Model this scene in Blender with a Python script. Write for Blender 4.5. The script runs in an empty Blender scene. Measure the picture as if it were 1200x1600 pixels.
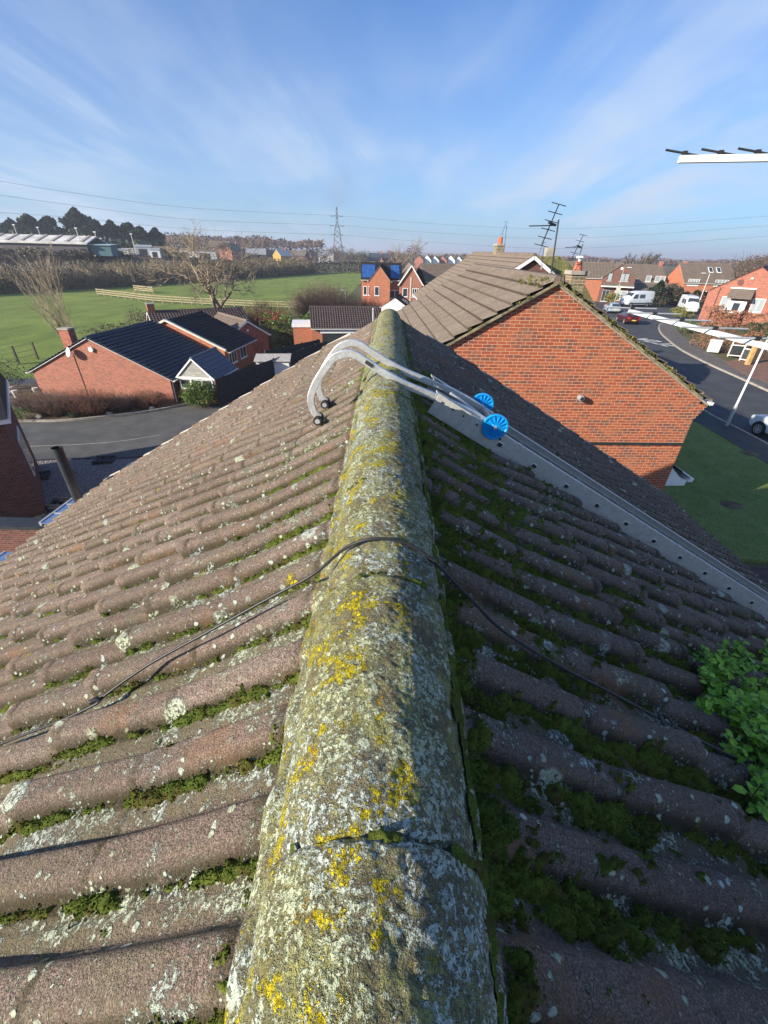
import bpy, math, random
import numpy as np
from mathutils import Vector, Matrix
R = math.radians
sc = bpy.context.scene
COL = sc.collection

# ------------------------------------------------------------------ camera
EYE = 7.6                      # the phone is held about 0.55 m above the ridge
FPX, PITCH, ROLL = 656.0, R(32.0), R(1.5)
cam_d = bpy.data.cameras.new("camera")
cam = bpy.data.objects.new("camera", cam_d); COL.objects.link(cam)
cam.location = (0, 0, EYE)
cam.rotation_euler = (Matrix.Rotation(R(90) - PITCH, 4, 'X') @ Matrix.Rotation(ROLL, 4, 'Z')).to_euler()
cam_d.sensor_fit = 'VERTICAL'; cam_d.sensor_height = 36; cam_d.sensor_width = 27
cam_d.lens = 36 * FPX / 1600.0
cam_d.clip_start = 0.02; cam_d.clip_end = 9000
sc.camera = cam

# ------------------------------------------------------------------ light
SUN_TRAVEL = Vector((1.70, 1.0, -0.73)).normalized()
SUN_EL = math.asin(-SUN_TRAVEL.z)
SUN_AZ = math.atan2(-SUN_TRAVEL.x, -SUN_TRAVEL.y)      # compass angle of the sun, clockwise from +Y
sun_d = bpy.data.lights.new("sun", 'SUN'); sun = bpy.data.objects.new("sun", sun_d); COL.objects.link(sun)
sun.rotation_euler = SUN_TRAVEL.to_track_quat('-Z', 'Y').to_euler()
sun_d.energy = 5.0; sun_d.angle = R(0.5); sun_d.color = (1.0, 0.89, 0.74)
W = bpy.data.worlds.new("World"); sc.world = W; W.use_nodes = True
def build_world():
    nt = W.node_tree; nt.nodes.clear()
    n = nt.nodes.new; l = nt.links.new
    out = n('ShaderNodeOutputWorld'); bg = n('ShaderNodeBackground'); bg.inputs[1].default_value = 0.085
    sky = n('ShaderNodeTexSky'); sky.sky_type = 'NISHITA'; sky.sun_disc = False
    sky.sun_elevation = SUN_EL; sky.sun_rotation = SUN_AZ
    sky.altitude = 0; sky.air_density = 1.0; sky.dust_density = 0.6; sky.ozone_density = 2.6
    tc = n('ShaderNodeTexCoord'); sp = n('ShaderNodeSeparateXYZ'); l(tc.outputs['Generated'], sp.inputs[0])
    mx = n('ShaderNodeMath'); mx.operation = 'MAXIMUM'; l(sp.outputs[2], mx.inputs[0]); mx.inputs[1].default_value = 0.0
    ad = n('ShaderNodeMath'); ad.operation = 'ADD'; l(mx.outputs[0], ad.inputs[0]); ad.inputs[1].default_value = 0.12
    dv = [n('ShaderNodeMath') for _ in range(2)]
    for i in range(2):
        dv[i].operation = 'DIVIDE'; l(sp.outputs[i], dv[i].inputs[0]); l(ad.outputs[0], dv[i].inputs[1])
    cb = n('ShaderNodeCombineXYZ'); l(dv[0].outputs[0], cb.inputs[0]); l(dv[1].outputs[0], cb.inputs[1])
    def streak(rot, sx, sy, scale, lo, hi, det=7, dist=0.6):
        mp = n('ShaderNodeMapping'); mp.inputs['Rotation'].default_value = (0, 0, R(rot)); mp.inputs['Scale'].default_value = (sx, sy, 1)
        l(cb.outputs[0], mp.inputs[0])
        no = n('ShaderNodeTexNoise'); no.inputs['Scale'].default_value = scale; no.inputs['Detail'].default_value = det
        no.inputs['Roughness'].default_value = 0.55; no.inputs['Distortion'].default_value = dist
        l(mp.outputs[0], no.inputs['Vector'])
        mr = n('ShaderNodeMapRange'); mr.interpolation_type = 'SMOOTHSTEP'; mr.inputs[1].default_value = lo; mr.inputs[2].default_value = hi
        l(no.outputs[0], mr.inputs[0]); return mr.outputs[0]
    a = streak(-38, 1.0, 0.26, 1.1, 0.36, 0.70)
    b = streak(20, 0.5, 0.5, 0.7, 0.36, 0.60, 3, 0.2)
    c = streak(-30, 1.0, 0.3, 3.2, 0.4, 0.8)
    m1 = n('ShaderNodeMath'); m1.operation = 'MULTIPLY'; l(a, m1.inputs[0]); l(b, m1.inputs[1])
    m2 = n('ShaderNodeMath'); m2.operation = 'MULTIPLY_ADD'; l(c, m2.inputs[0]); m2.inputs[1].default_value = 0.18; l(m1.outputs[0], m2.inputs[2])
    # thin veil low in the sky
    mr = n('ShaderNodeMapRange'); mr.interpolation_type = 'SMOOTHSTEP'
    mr.inputs[1].default_value = 0.0; mr.inputs[2].default_value = 0.5; mr.inputs[3].default_value = 0.42; mr.inputs[4].default_value = 0.0
    l(mx.outputs[0], mr.inputs[0])
    m3 = n('ShaderNodeMath'); m3.operation = 'MULTIPLY_ADD'; l(m2.outputs[0], m3.inputs[0]); m3.inputs[1].default_value = 0.62; l(mr.outputs[0], m3.inputs[2]); m3.use_clamp = True
    mix = n('ShaderNodeMix'); mix.data_type = 'RGBA'; l(m3.outputs[0], mix.inputs[0])
    tint = n('ShaderNodeMix'); tint.data_type = 'RGBA'; tint.blend_type = 'MULTIPLY'; tint.inputs[0].default_value = 1.0
    tint.inputs[7].default_value = (0.31, 0.67, 1.12, 1)
    l(sky.outputs[0], tint.inputs[6]); l(tint.outputs[2], mix.inputs[6]); mix.inputs[7].default_value = (3.9, 4.7, 5.9, 1)
    # one small mauve grey puff low above the skyline
    vd = n('ShaderNodeVectorMath'); vd.operation = 'DISTANCE'; l(tc.outputs['Generated'], vd.inputs[0]); vd.inputs[1].default_value = (-.103, .990, .082)
    pn = n('ShaderNodeTexNoise'); pn.inputs['Scale'].default_value = 9; pn.inputs['Detail'].default_value = 5; l(tc.outputs['Generated'], pn.inputs['Vector'])
    pa = n('ShaderNodeMath'); pa.operation = 'MULTIPLY_ADD'; l(pn.outputs[0], pa.inputs[0]); pa.inputs[1].default_value = -.13; l(vd.outputs['Value'], pa.inputs[2])
    pr = n('ShaderNodeMapRange'); pr.interpolation_type = 'SMOOTHSTEP'; l(pa.outputs[0], pr.inputs[0]); pr.inputs[1].default_value = -.055; pr.inputs[2].default_value = -.015; pr.inputs[3].default_value = .26; pr.inputs[4].default_value = 0
    mix2 = n('ShaderNodeMix'); mix2.data_type = 'RGBA'; l(pr.outputs[0], mix2.inputs[0]); l(mix.outputs[2], mix2.inputs[6]); mix2.inputs[7].default_value = (2.0, 2.35, 3.5, 1); mix = mix2
    l(mix.outputs[2], bg.inputs[0]); l(bg.outputs[0], out.inputs[0])
build_world()
sc.view_settings.view_transform = 'Standard'; sc.view_settings.look = 'None'
sc.view_settings.exposure = 0.93; sc.view_settings.gamma = 1; sc.view_settings.use_curve_mapping = False
sc.cycles.max_bounces = 6; sc.cycles.transparent_max_bounces = 8

# ------------------------------------------------------------------ survey helpers: bearing of a photo pixel -> place on a level or a distance
def ray(x, y):
    u, v = x - 600., 800. - y
    c, s = math.cos(ROLL), math.sin(ROLL); u, v = u*c - v*s, u*s + v*c
    return Vector((u, FPX*math.cos(PITCH) + v*math.sin(PITCH), v*math.cos(PITCH) - FPX*math.sin(PITCH)))
def at_z(x, y, z):  r = ray(x, y); return Vector((0, 0, EYE)) + r*((z - EYE)/r.z)
def at_y(x, y, Y):  r = ray(x, y); return Vector((0, 0, EYE)) + r*(Y/r.y)

# ------------------------------------------------------------------ objects
def tag(o, label=None, cat=None, group=None, kind=None):
    if label: o['label'] = label
    if cat: o['category'] = cat
    if group: o['group'] = group
    if kind: o['kind'] = kind
    return o
def thing(name, label, cat, loc=(0, 0, 0), rz=0, group=None):
    o = bpy.data.objects.new(name, None); COL.objects.link(o)
    o.location = loc; o.rotation_euler = (0, 0, rz); o.empty_display_size = 0.2
    return tag(o, label, cat, group)
def link(name, me, parent=None, mat=None):
    o = bpy.data.objects.new(name, me); COL.objects.link(o)
    if parent: o.parent = parent
    if mat:
        me.materials.clear(); me.materials.append(mat)
    return o
def copy_tree(o, parent=None, deep=True):
    c = o.copy(); COL.objects.link(c)
    if parent: c.parent = parent
    if deep:
        for ch in list(o.children): copy_tree(ch, c)
    return c

def np_mesh(V, Q, uv=None, smooth=True):
    """V (n,3), Q (m,4) or (m,3)"""
    V = np.asarray(V, np.float32); Q = np.asarray(Q, np.int32)
    k = Q.shape[1]
    me = bpy.data.meshes.new("m")
    me.vertices.add(len(V)); me.vertices.foreach_set('co', V.ravel())
    me.loops.add(Q.size); me.loops.foreach_set('vertex_index', Q.ravel())
    me.polygons.add(len(Q)); me.polygons.foreach_set('loop_start', np.arange(0, Q.size, k, dtype=np.int32))
    me.polygons.foreach_set('use_smooth', np.full(len(Q), smooth, bool))
    if uv is not None:
        l = me.uv_layers.new(name='UVMap'); l.data.foreach_set('uv', np.asarray(uv, np.float32)[Q.ravel()].ravel())
    me.update(calc_edges=True)
    return me
def grid_quads(nr, nc, off=0):
    i = np.arange(nr-1)[:, None]*nc + np.arange(nc-1)[None, :]
    i = i.ravel() + off
    return np.stack([i, i+1, i+nc+1, i+nc], 1)

class MB:
    """collects boxes, bars, tubes, prisms and builds ONE mesh with metric box UVs"""
    def __init__(s): s.v = []; s.f = []; s.sm = []
    def add(s, vs, fs, sm=False):
        o = len(s.v); s.v += [tuple(v) for v in vs]; s.f += [[i+o for i in f] for f in fs]; s.sm += [sm]*len(fs)
    def box(s, x0, x1, y0, y1, z0, z1, M=None):
        vs = [Vector((x, y, z)) for z in (z0, z1) for y in (y0, y1) for x in (x0, x1)]
        if M is not None: vs = [M @ v for v in vs]
        s.add(vs, [(0,2,3,1),(4,5,7,6),(0,1,5,4),(2,6,7,3),(0,4,6,2),(1,3,7,5)]); return s
    def bar(s, a, b, w, h=None, up=(0,0,1)):
        a, b = Vector(a), Vector(b); h = w if h is None else h
        d = (b-a).normalized(); u = Vector(up)
        if abs(d.dot(u)) > .99: u = Vector((1,0,0))
        r = d.cross(u).normalized(); u = r.cross(d)
        vs = [p + r*x*w/2 + u*z*h/2 for p in (a, b) for x, z in ((-1,-1),(1,-1),(1,1),(-1,1))]
        s.add(vs, [(0,1,2,3),(7,6,5,4),(0,4,5,1),(1,5,6,2),(2,6,7,3),(3,7,4,0)]); return s
    def tube(s, pts, rad, n=8, caps=True):
        pts = [Vector(p) for p in pts]
        rad = rad if hasattr(rad, '__len__') else [rad]*len(pts)
        rings = []; pu = None
        for i, p in enumerate(pts):
            d = (pts[min(i+1, len(pts)-1)] - pts[max(i-1, 0)]).normalized()
            if pu is None:
                pu = Vector((0,0,1)) if abs(d.z) < .9 else Vector((1,0,0))
            r = d.cross(pu).normalized(); pu = r.cross(d).normalized()
            rings.append([p + (r*math.cos(2*math.pi*k/n) + pu*math.sin(2*math.pi*k/n))*rad[i] for k in range(n)])
        vs = [v for r in rings for v in r]
        fs = [(i*n+k, i*n+(k+1) % n, (i+1)*n+(k+1) % n, (i+1)*n+k) for i in range(len(pts)-1) for k in range(n)]
        s.add(vs, fs, True)
        if caps: s.add(rings[0], [tuple(range(n))[::-1]]); s.add(rings[-1], [tuple(range(n))])
        return s
    def prism(s, poly, ax, t0, t1, M=None):
        """polygon in the plane across axis ax (0: (y,z), 1: (x,z), 2: (x,y)) swept from t0 to t1"""
        n = len(poly); vs = []
        for t in (t0, t1):
            for a, b in poly:
                v = [a, b]; v.insert(ax, t); vs.append(Vector(v))
        if M is not None: vs = [M @ v for v in vs]
        s.add(vs, [tuple(range(n)), tuple(range(n, 2*n))[::-1]] + [(i, (i+1) % n, n+(i+1) % n, n+i) for i in range(n)]); return s
    def quad(s, *vs): s.add(vs, [tuple(range(len(vs)))]); return s
    def mesh(s, bevel=0):
        me = bpy.data.meshes.new("m"); me.from_pydata([tuple(v) for v in s.v], [], s.f)
        me.polygons.foreach_set('use_smooth', s.sm)
        uvl = me.uv_layers.new(name='UVMap')
        me.update()
        uvs = []
        for p in me.polygons:
            n = p.normal
            if abs(n.z) > .9: t = Vector((1,0,0)); b = Vector((0,1,0))
            else: t = Vector((-n.y, n.x, 0)).normalized(); b = n.cross(t)
            for li in p.loop_indices:
                c = me.vertices[me.loops[li].vertex_index].co; uvs += [c.dot(t), c.dot(b)]
        uvl.data.foreach_set('uv', uvs)
        return me
    def build(s, name, mat, parent=None, bevel=0, fix=True):
        me = s.mesh()
        if fix:
            import bmesh
            bm = bmesh.new(); bm.from_mesh(me); bmesh.ops.recalc_face_normals(bm, faces=bm.faces); bm.to_mesh(me); bm.free()
        o = link(name, me, parent, mat)
        if bevel:
            m = o.modifiers.new('bevel', 'BEVEL'); m.width = bevel; m.segments = 2; m.limit_method = 'ANGLE'
        return o

# ------------------------------------------------------------------ numpy noise
def perlin(x, y, seed=0):
    x = np.asarray(x, float); y = np.asarray(y, float)
    xi = np.floor(x).astype(np.int64); yi = np.floor(y).astype(np.int64); xf = x-xi; yf = y-yi
    def g(ix, iy, fx, fy):
        h = (ix*374761393 + iy*668265263 + seed*974711) & 0xffffffff
        h = ((h ^ (h >> 13))*1274126177) & 0xffffffff; h = (h ^ (h >> 16)) & 0xffff
        a = h*(2*np.pi/65536.); return np.cos(a)*fx + np.sin(a)*fy
    u = xf*xf*xf*(xf*(xf*6-15)+10); v = yf*yf*yf*(yf*(yf*6-15)+10)
    a = g(xi, yi, xf, yf)*(1-u) + g(xi+1, yi, xf-1, yf)*u
    b = g(xi, yi+1, xf, yf-1)*(1-u) + g(xi+1, yi+1, xf-1, yf-1)*u
    return (a*(1-v) + b*v)*1.5
def fbm(x, y, o=4, seed=0, gain=.5):
    t = 0; a = 1; s = 0
    for i in range(o): t = t + a*perlin(x*2**i, y*2**i, seed+i); s += a; a *= gain
    return t/s*1.3
def sst(a, b, x):
    t = np.clip((np.asarray(x, float)-a)/(b-a), 0, 1); return t*t*(3-2*t)
def hash2(i, j, seed=0):
    h = (np.asarray(i, np.int64)*73856093 ^ np.asarray(j, np.int64)*19349663 ^ (seed*83492791)) & 0xffffffff
    h = ((h ^ (h >> 15))*2246822519) & 0xffffffff; h = ((h ^ (h >> 13))*3266489917) & 0xffffffff
    return ((h ^ (h >> 16)) & 0xffff)/65535.

# ------------------------------------------------------------------ materials
class NT:
    def __init__(s, name):
        s.m = bpy.data.materials.new(name); s.m.use_nodes = True; s.t = s.m.node_tree; s.t.nodes.clear()
        s.out = s.t.nodes.new('ShaderNodeOutputMaterial'); s.p = s.t.nodes.new('ShaderNodeBsdfPrincipled')
        s.t.links.new(s.p.outputs[0], s.out.inputs[0]); s._tc = None
    def n(s, typ, **kw):
        nd = s.t.nodes.new(typ)
        for k, v in kw.items(): setattr(nd, k, v)
        return nd
    def set(s, sock, v):
        if hasattr(v, 'is_output') or isinstance(v, bpy.types.NodeSocket): s.t.links.new(v, sock)
        else:
            if isinstance(v, (tuple, list)) and len(v) == 3 and sock.type == 'RGBA': v = (*v, 1)
            sock.default_value = v
    def co(s, kind='Object'):
        if s._tc is None: s._tc = s.n('ShaderNodeTexCoord')
        return s._tc.outputs[kind]
    def mapping(s, vec, scale=(1,1,1), loc=(0,0,0), rot=(0,0,0)):
        m = s.n('ShaderNodeMapping'); s.set(m.inputs[0], vec); m.inputs['Scale'].default_value = scale
        m.inputs['Location'].default_value = loc; m.inputs['Rotation'].default_value = rot; return m.outputs[0]
    def noise(s, scale, detail=4, rough=.55, vec=None, dist=0, col=False):
        nd = s.n('ShaderNodeTexNoise'); s.set(nd.inputs['Vector'], vec if vec is not None else s.co())
        nd.inputs['Scale'].default_value = scale; nd.inputs['Detail'].default_value = detail
        nd.inputs['Roughness'].default_value = rough; nd.inputs['Distortion'].default_value = dist
        return nd.outputs[1 if col else 0]
    def voro(s, scale, vec=None, out=0, feat='F1'):
        nd = s.n('ShaderNodeTexVoronoi', feature=feat); s.set(nd.inputs['Vector'], vec if vec is not None else s.co())
        nd.inputs['Scale'].default_value = scale; return nd.outputs[out]
    def ramp(s, x, lo, hi, a=0., b=1.):
        m = s.n('ShaderNodeMapRange', interpolation_type='SMOOTHSTEP'); s.set(m.inputs[0], x)
        m.inputs[1].default_value = lo; m.inputs[2].default_value = hi; m.inputs[3].default_value = a; m.inputs[4].default_value = b
        return m.outputs[0]
    def math(s, op, a, b=0., c=None, clamp=False):
        m = s.n('ShaderNodeMath', operation=op, use_clamp=clamp); s.set(m.inputs[0], a); s.set(m.inputs[1], b)
        if c is not None: s.set(m.inputs[2], c)
        return m.outputs[0]
    def mix(s, f, a, b, blend='MIX'):
        m = s.n('ShaderNodeMix', data_type='RGBA', blend_type=blend); s.set(m.inputs[0], f); s.set(m.inputs[6], a); s.set(m.inputs[7], b)
        return m.outputs[2]
    def sep(s, v):
        x = s.n('ShaderNodeSeparateXYZ'); s.set(x.inputs[0], v); return x.outputs
    def bump(s, h, strength=.5, dist=.01, nrm=None):
        b = s.n('ShaderNodeBump'); s.set(b.inputs['Height'], h); b.inputs['Strength'].default_value = strength
        b.inputs['Distance'].default_value = dist
        if nrm is not None: s.set(b.inputs['Normal'], nrm)
        return b.outputs[0]
    def fin(s, col, rough=.85, nrm=None, metal=0., spec=.4, **kw):
        s.set(s.p.inputs['Base Color'], col); s.set(s.p.inputs['Roughness'], rough); s.set(s.p.inputs['Metallic'], metal)
        s.p.inputs['Specular IOR Level'].default_value = spec
        if nrm is not None: s.set(s.p.inputs['Normal'], nrm)
        for k, v in kw.items(): s.set(s.p.inputs[k.replace('_', ' ')], v)
        return s.m
def plain(name, col, rough=.6, metal=0., var=.25, scale=6., bump=.0, bscale=60., spec=.4):
    t = NT(name); n = t.noise(scale, 5)
    d = t.mix(t.ramp(n, .3, .7), [c*(1-var) for c in col], [min(1, c*(1+var*.7)) for c in col])
    nr = t.bump(t.noise(bscale, 3), bump, .01) if bump else None
    return t.fin(d, rough, nr, metal, spec)
def brick(name, c1, c2, c3, mortar, bw=.225, bh=.075, weather=.25, stain=None):
    t = NT(name); uv = t.co('UV')
    b = t.n('ShaderNodeTexBrick'); t.set(b.inputs['Vector'], uv); b.offset = .5
    b.inputs['Scale'].default_value = 1.; b.inputs['Brick Width'].default_value = bw; b.inputs['Row Height'].default_value = bh
    b.inputs['Mortar Size'].default_value = .0062; b.inputs['Mortar Smooth'].default_value = .15; b.inputs['Bias'].default_value = 0.
    t.set(b.inputs['Color1'], (0,0,0)); t.set(b.inputs['Color2'], (1,1,1)); t.set(b.inputs['Mortar'], (.5,.5,.5))
    tone = b.outputs[0]; mor = b.outputs[1]
    # second, per brick colour by cell noise
    cell = t.n('ShaderNodeTexWhiteNoise', noise_dimensions='2D')
    sx = t.sep(uv); row = t.math('FLOOR', t.math('DIVIDE', sx[1], bh))
    off = t.math('MULTIPLY', t.math('MODULO', t.math('ABSOLUTE', row), 2.), -bw*.5)
    cx = t.math('FLOOR', t.math('DIVIDE', t.math('ADD', sx[0], off), bw))
    cc = t.n('ShaderNodeCombineXYZ'); t.set(cc.inputs[0], cx); t.set(cc.inputs[1], row); t.set(cell.inputs['Vector'], cc.outputs[0])
    base = t.mix(t.ramp(tone, 0, 1), c1, c2)
    base = t.mix(t.ramp(cell.outputs[0], .68, .80), base, c3)
    nz = t.noise(9, 5); base = t.mix(t.ramp(nz, .35, .75, 0, weather), base, (.16, .13, .10))
    fine = t.noise(70, 4); base = t.mix(t.ramp(fine, .3, .75, 0, .45), base, [c*.55 for c in c1])
    col = t.mix(mor, base, mortar)
    if stain: col = t.mix(t.ramp(t.noise(1.3, 4), .45, .75, 0, .55), col, stain)
    h = t.math('ADD', t.math('MULTIPLY', mor, -1.), t.math('MULTIPLY', fine, .35))
    return t.fin(col, .9, t.bump(h, .8, .006), spec=.2)
M = {}
def tile_mat(name, c, c2, gauge=.3, wid=.3, var=.5, moss=.0, lines=.8):
    """UV: u is metres along the eave with a roll every .15, v counts courses by .3"""
    t = NT(name); uv = t.co('UV')
    s = t.sep(uv); cc = t.n('ShaderNodeCombineXYZ')
    t.set(cc.inputs[0], t.math('FLOOR', t.math('DIVIDE', s[0], wid))); t.set(cc.inputs[1], t.math('FLOOR', t.math('DIVIDE', s[1], gauge)))
    w = t.n('ShaderNodeTexWhiteNoise', noise_dimensions='2D'); t.set(w.inputs['Vector'], cc.outputs[0])
    col = t.mix(t.math('MULTIPLY', w.outputs[0], var), c, c2)
    col = t.mix(t.ramp(t.noise(2.2, 6, .65), .35, .75, 0, .6), col, c2)
    col = t.mix(t.ramp(t.noise(38, 4, .6), .3, .7, 0, .5), col, [x*.5 for x in c])
    col = t.mix(t.ramp(t.noise(24, 3), .66, .73, 0, .7), col, (.45, .46, .42))
    # darker along the channels and under the toes of the tiles
    ch = t.ramp(t.math('ABSOLUTE', t.math('SUBTRACT', t.math('FRACT', t.math('DIVIDE', s[0], .15)), .76)), .20, .07)
    toe = t.ramp(t.math('FRACT', t.math('DIVIDE', s[1], gauge)), .13, .03)
    seam = t.math('MAXIMUM', t.math('MULTIPLY', ch, lines*.75), t.math('MULTIPLY', toe, lines))
    col = t.mix(t.math('MULTIPLY', seam, t.ramp(t.noise(5, 5, .7), .25, .5, .5, 1.)), col, [x*.22 for x in c])
    if moss: col = t.mix(t.ramp(t.noise(4.5, 7, .7), .58-moss*.25, .75, 0, .9), col, (.10, .11, .02))
    return t.fin(col, .8, t.bump(t.noise(60, 4), .35, .006), spec=.3)
def make_mats():
    M['brick_orange'] = brick('brick orange', (.47,.12,.05), (.34,.07,.035), (.17,.075,.06), (.56,.34,.22), weather=.45, stain=(.36,.17,.09))
    M['brick_red'] = brick('brick red', (.38,.10,.065), (.50,.16,.10), (.25,.07,.05), (.42,.25,.19))
    M['brick_dark'] = brick('brick dark', (.15,.055,.045), (.20,.08,.06), (.09,.045,.04), (.22,.15,.12))
    M['brick_pink'] = brick('brick pink', (.33,.09,.06), (.42,.135,.09), (.20,.07,.055), (.52,.34,.25))
    M['brick_bright'] = brick('brick bright', (.52,.17,.085), (.43,.13,.07), (.34,.10,.06), (.50,.28,.18))
    M['brick_stack'] = brick('brick stack', (.20,.13,.08), (.28,.19,.12), (.12,.10,.06), (.42,.40,.30), stain=(.30,.30,.14))
    M['roof_brown'] = tile_mat('concrete tiles brown', (.19,.145,.11), (.26,.215,.175))
    M['roof_grey'] = tile_mat('concrete tiles grey brown', (.175,.135,.105), (.24,.20,.16), var=.8)
    M['roof_black'] = tile_mat('concrete tiles black', (.016,.016,.022), (.035,.035,.045), var=.7)
    M['roof_slate'] = tile_mat('slate blue black tiles', (.04,.056,.085), (.075,.095,.13), var=.7)
    M['roof_glassy'] = tile_mat('pale blue grey lightweight tiles', (.12,.155,.21), (.17,.21,.27), var=.7)
    M['roof_pan'] = tile_mat('pantiles dark brown', (.075,.052,.048), (.13,.10,.095))
    M['roof_moss'] = tile_mat('mossed tiles', (.19,.16,.08), (.23,.22,.09), moss=1.)
    M['white'] = plain('white plastic', (.80,.80,.78), .35, var=.08)
    M['offwhite'] = plain('cream painted timber', (.62,.58,.48), .5, var=.15)
    M['glass'] = NT('window glass').fin((.035,.045,.055), .06, spec=.9)
    M['glass_pale'] = NT('curtained glass').fin((.30,.34,.35), .12, spec=.8)
    M['alu'] = (lambda t: t.fin(t.mix(t.ramp(t.noise(60, 5), .35, .7), (.70,.70,.68), (.78,.78,.76)), t.ramp(t.noise(90, 4), .3, .7, .40, .55), t.bump(t.noise(160, 3), .08, .002), metal=.85))(NT('weathered aluminium'))
    M['alu_dull'] = (lambda t: t.fin(t.mix(t.ramp(t.noise(40, 6, .7), .35, .7), (.46,.46,.44), (.58,.58,.56)), .5, t.bump(t.noise(120, 3), .15, .002), metal=.35))(NT('oxidised aluminium'))
    M['galv'] = plain('galvanised steel', (.46,.48,.49), .5, .5, .15, 30)
    M['pylon'] = plain('old galvanised lattice', (.10,.11,.12), .7, .2)
    M['steel_dark'] = plain('dark steel', (.045,.05,.055), .5, .4)
    M['rubber'] = plain('black rubber', (.018,.018,.02), .7, bump=.2)
    M['cable'] = plain('black cable sheath', (.022,.022,.024), .45)
    M['blue'] = plain('blue plastic', (.005,.27,.66), .35, var=.12, scale=20)
    M['asphalt'] = (lambda t: t.fin(t.mix(t.ramp(t.noise(.6, 6, .6), .35, .7), (.040,.044,.050), (.062,.066,.072)), .85, t.bump(t.noise(90, 3), .4, .01)))(NT('asphalt'))
    M['asphalt_old'] = (lambda t: t.fin(t.mix(t.ramp(t.noise(.9, 6, .6), .35, .7), (.075,.077,.074), (.11,.112,.105)), .85, t.bump(t.noise(70, 3), .4, .01)))(NT('asphalt worn'))
    M['pavement'] = plain('pavement asphalt', (.12,.105,.095), .9, var=.2, scale=1.5, bump=.3, bscale=50)
    M['kerb'] = plain('kerb concrete', (.34,.31,.26), .85, var=.2, scale=4)
    M['paint'] = plain('road paint', (.66,.66,.62), .7, var=.2, scale=9)
    M['block'] = brick('block paving', (.10,.065,.06), (.13,.09,.08), (.07,.06,.06), (.05,.045,.04), .2, .1)
    M['soil'] = plain('bare soil', (.12,.085,.055), .95, var=.4, scale=2.5, bump=.8, bscale=14)
    M['gravel'] = (lambda t: t.fin(t.mix(t.math('MULTIPLY', t.ramp(t.voro(11, out=0), 0, .6), .9), (.03,.027,.027), (.26,.23,.22)), .9, t.bump(t.voro(11), .9, .06)))(NT('gravel'))
    M['wood'] = plain('new timber', (.55,.33,.13), .7, var=.25, scale=3)
    M['wood_old'] = plain('weathered timber', (.34,.27,.17), .85, var=.3, scale=5)
    M['fence_dark'] = plain('dark stained fence', (.035,.038,.042), .8, var=.35, scale=3, bump=.3, bscale=20)
    M['poly'] = plain('blue grey polycarbonate', (.12,.20,.38), .25, var=.15, scale=3, spec=.7)
    M['bark'] = plain('bark grey', (.20,.165,.12), .9, var=.35, scale=3, bump=.5)
    M['twig'] = plain('pale twigs', (.30,.24,.165), .9, var=.3, scale=1)
    M['twig_red'] = plain('russet twigs', (.20,.10,.07), .9, var=.4, scale=1.2)
    M['twig_purple'] = plain('purple brown twigs', (.16,.105,.085), .9, var=.35, scale=1)
    M['twig_dark'] = plain('dark twigs', (.10,.085,.065), .9, var=.35, scale=.5)
    def leafm(n, a, b, sc_=3., tr=.15):
        t = NT(n); c = t.mix(t.ramp(t.noise(sc_, 3), .3, .7), a, b)
        i = t.n('ShaderNodeObjectInfo'); c = t.mix(t.ramp(t.noise(sc_*9, 2), .35, .7, 0, .5), c, [x*.45 for x in a])
        return t.fin(c, .55, spec=.35)
    M['leaf_dark'] = leafm('conifer foliage', (.022,.042,.022), (.045,.07,.03), .4)
    M['leaf_green'] = leafm('laurel leaves', (.08,.15,.025), (.17,.25,.045), 2)
    M['leaf_mid'] = leafm('evergreen leaves', (.035,.07,.025), (.07,.11,.04), 1.5)
    M['leaf_yellow'] = leafm('golden leaves', (.22,.21,.03), (.30,.28,.05), 2)
    M['leaf_rust'] = leafm('rust leaves', (.30,.08,.03), (.40,.16,.07), 2)
    M['leaf_beech'] = leafm('beech leaves', (.40,.20,.11), (.30,.15,.08), 2)
    M['leaf_bright'] = leafm('bright herb leaves', (.15,.36,.02), (.30,.52,.05), 14)
    M['leaf_bright2'] = leafm('older herb leaves', (.05,.13,.012), (.16,.28,.03), 20)
    M['leaf_scrub'] = leafm('winter scrub', (.11,.10,.055), (.17,.14,.08), .5)
    # grass and field
    t = NT('meadow grass'); a = t.noise(.16, 6, .65); b = t.noise(3.5, 5, .6, dist=.5)
    st = t.noise(.5, 4, vec=t.mapping(t.co(), (1, .18, 1), rot=(0, 0, R(35))))
    c = t.mix(t.ramp(a, .3, .7), (.13,.18,.035), (.22,.28,.06)); c = t.mix(t.ramp(b, .35, .7, 0, .6), c, (.16,.21,.05))
    c = t.mix(t.ramp(st, .46, .72, 0, .7), c, (.09,.14,.03)); M['field'] = t.fin(c, .95, t.bump(b, .6, .15), spec=.15)
    t = NT('lawn grass'); a = t.noise(.9, 5, .6); b = t.noise(26, 4, .6); d = t.noise(5, 5, .7)
    c = t.mix(t.ramp(a, .3, .7), (.19,.27,.07), (.27,.34,.11)); c = t.mix(t.ramp(d, .45, .75, 0, .6), c, (.11,.11,.035))
    c = t.mix(t.ramp(b, .3, .7, 0, .6), c, (.03,.06,.008)); M['lawn'] = t.fin(c, .95, t.bump(t.noise(60, 3), .8, .04), spec=.15)
    t = NT('rough ground'); a = t.noise(.05, 6, .65); b = t.noise(1.2, 5, .6)
    c = t.mix(t.ramp(a, .35, .65), (.10,.105,.045), (.15,.125,.075)); c = t.mix(t.ramp(b, .35, .7, 0, .6), c, (.07,.075,.03)); M['rough'] = t.fin(c, .95, spec=.1)
    t = NT('ploughed earth'); a = t.noise(.3, 5, .6, vec=t.mapping(t.co(), (1, .1, 1), rot=(0, 0, R(-24))))
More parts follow.
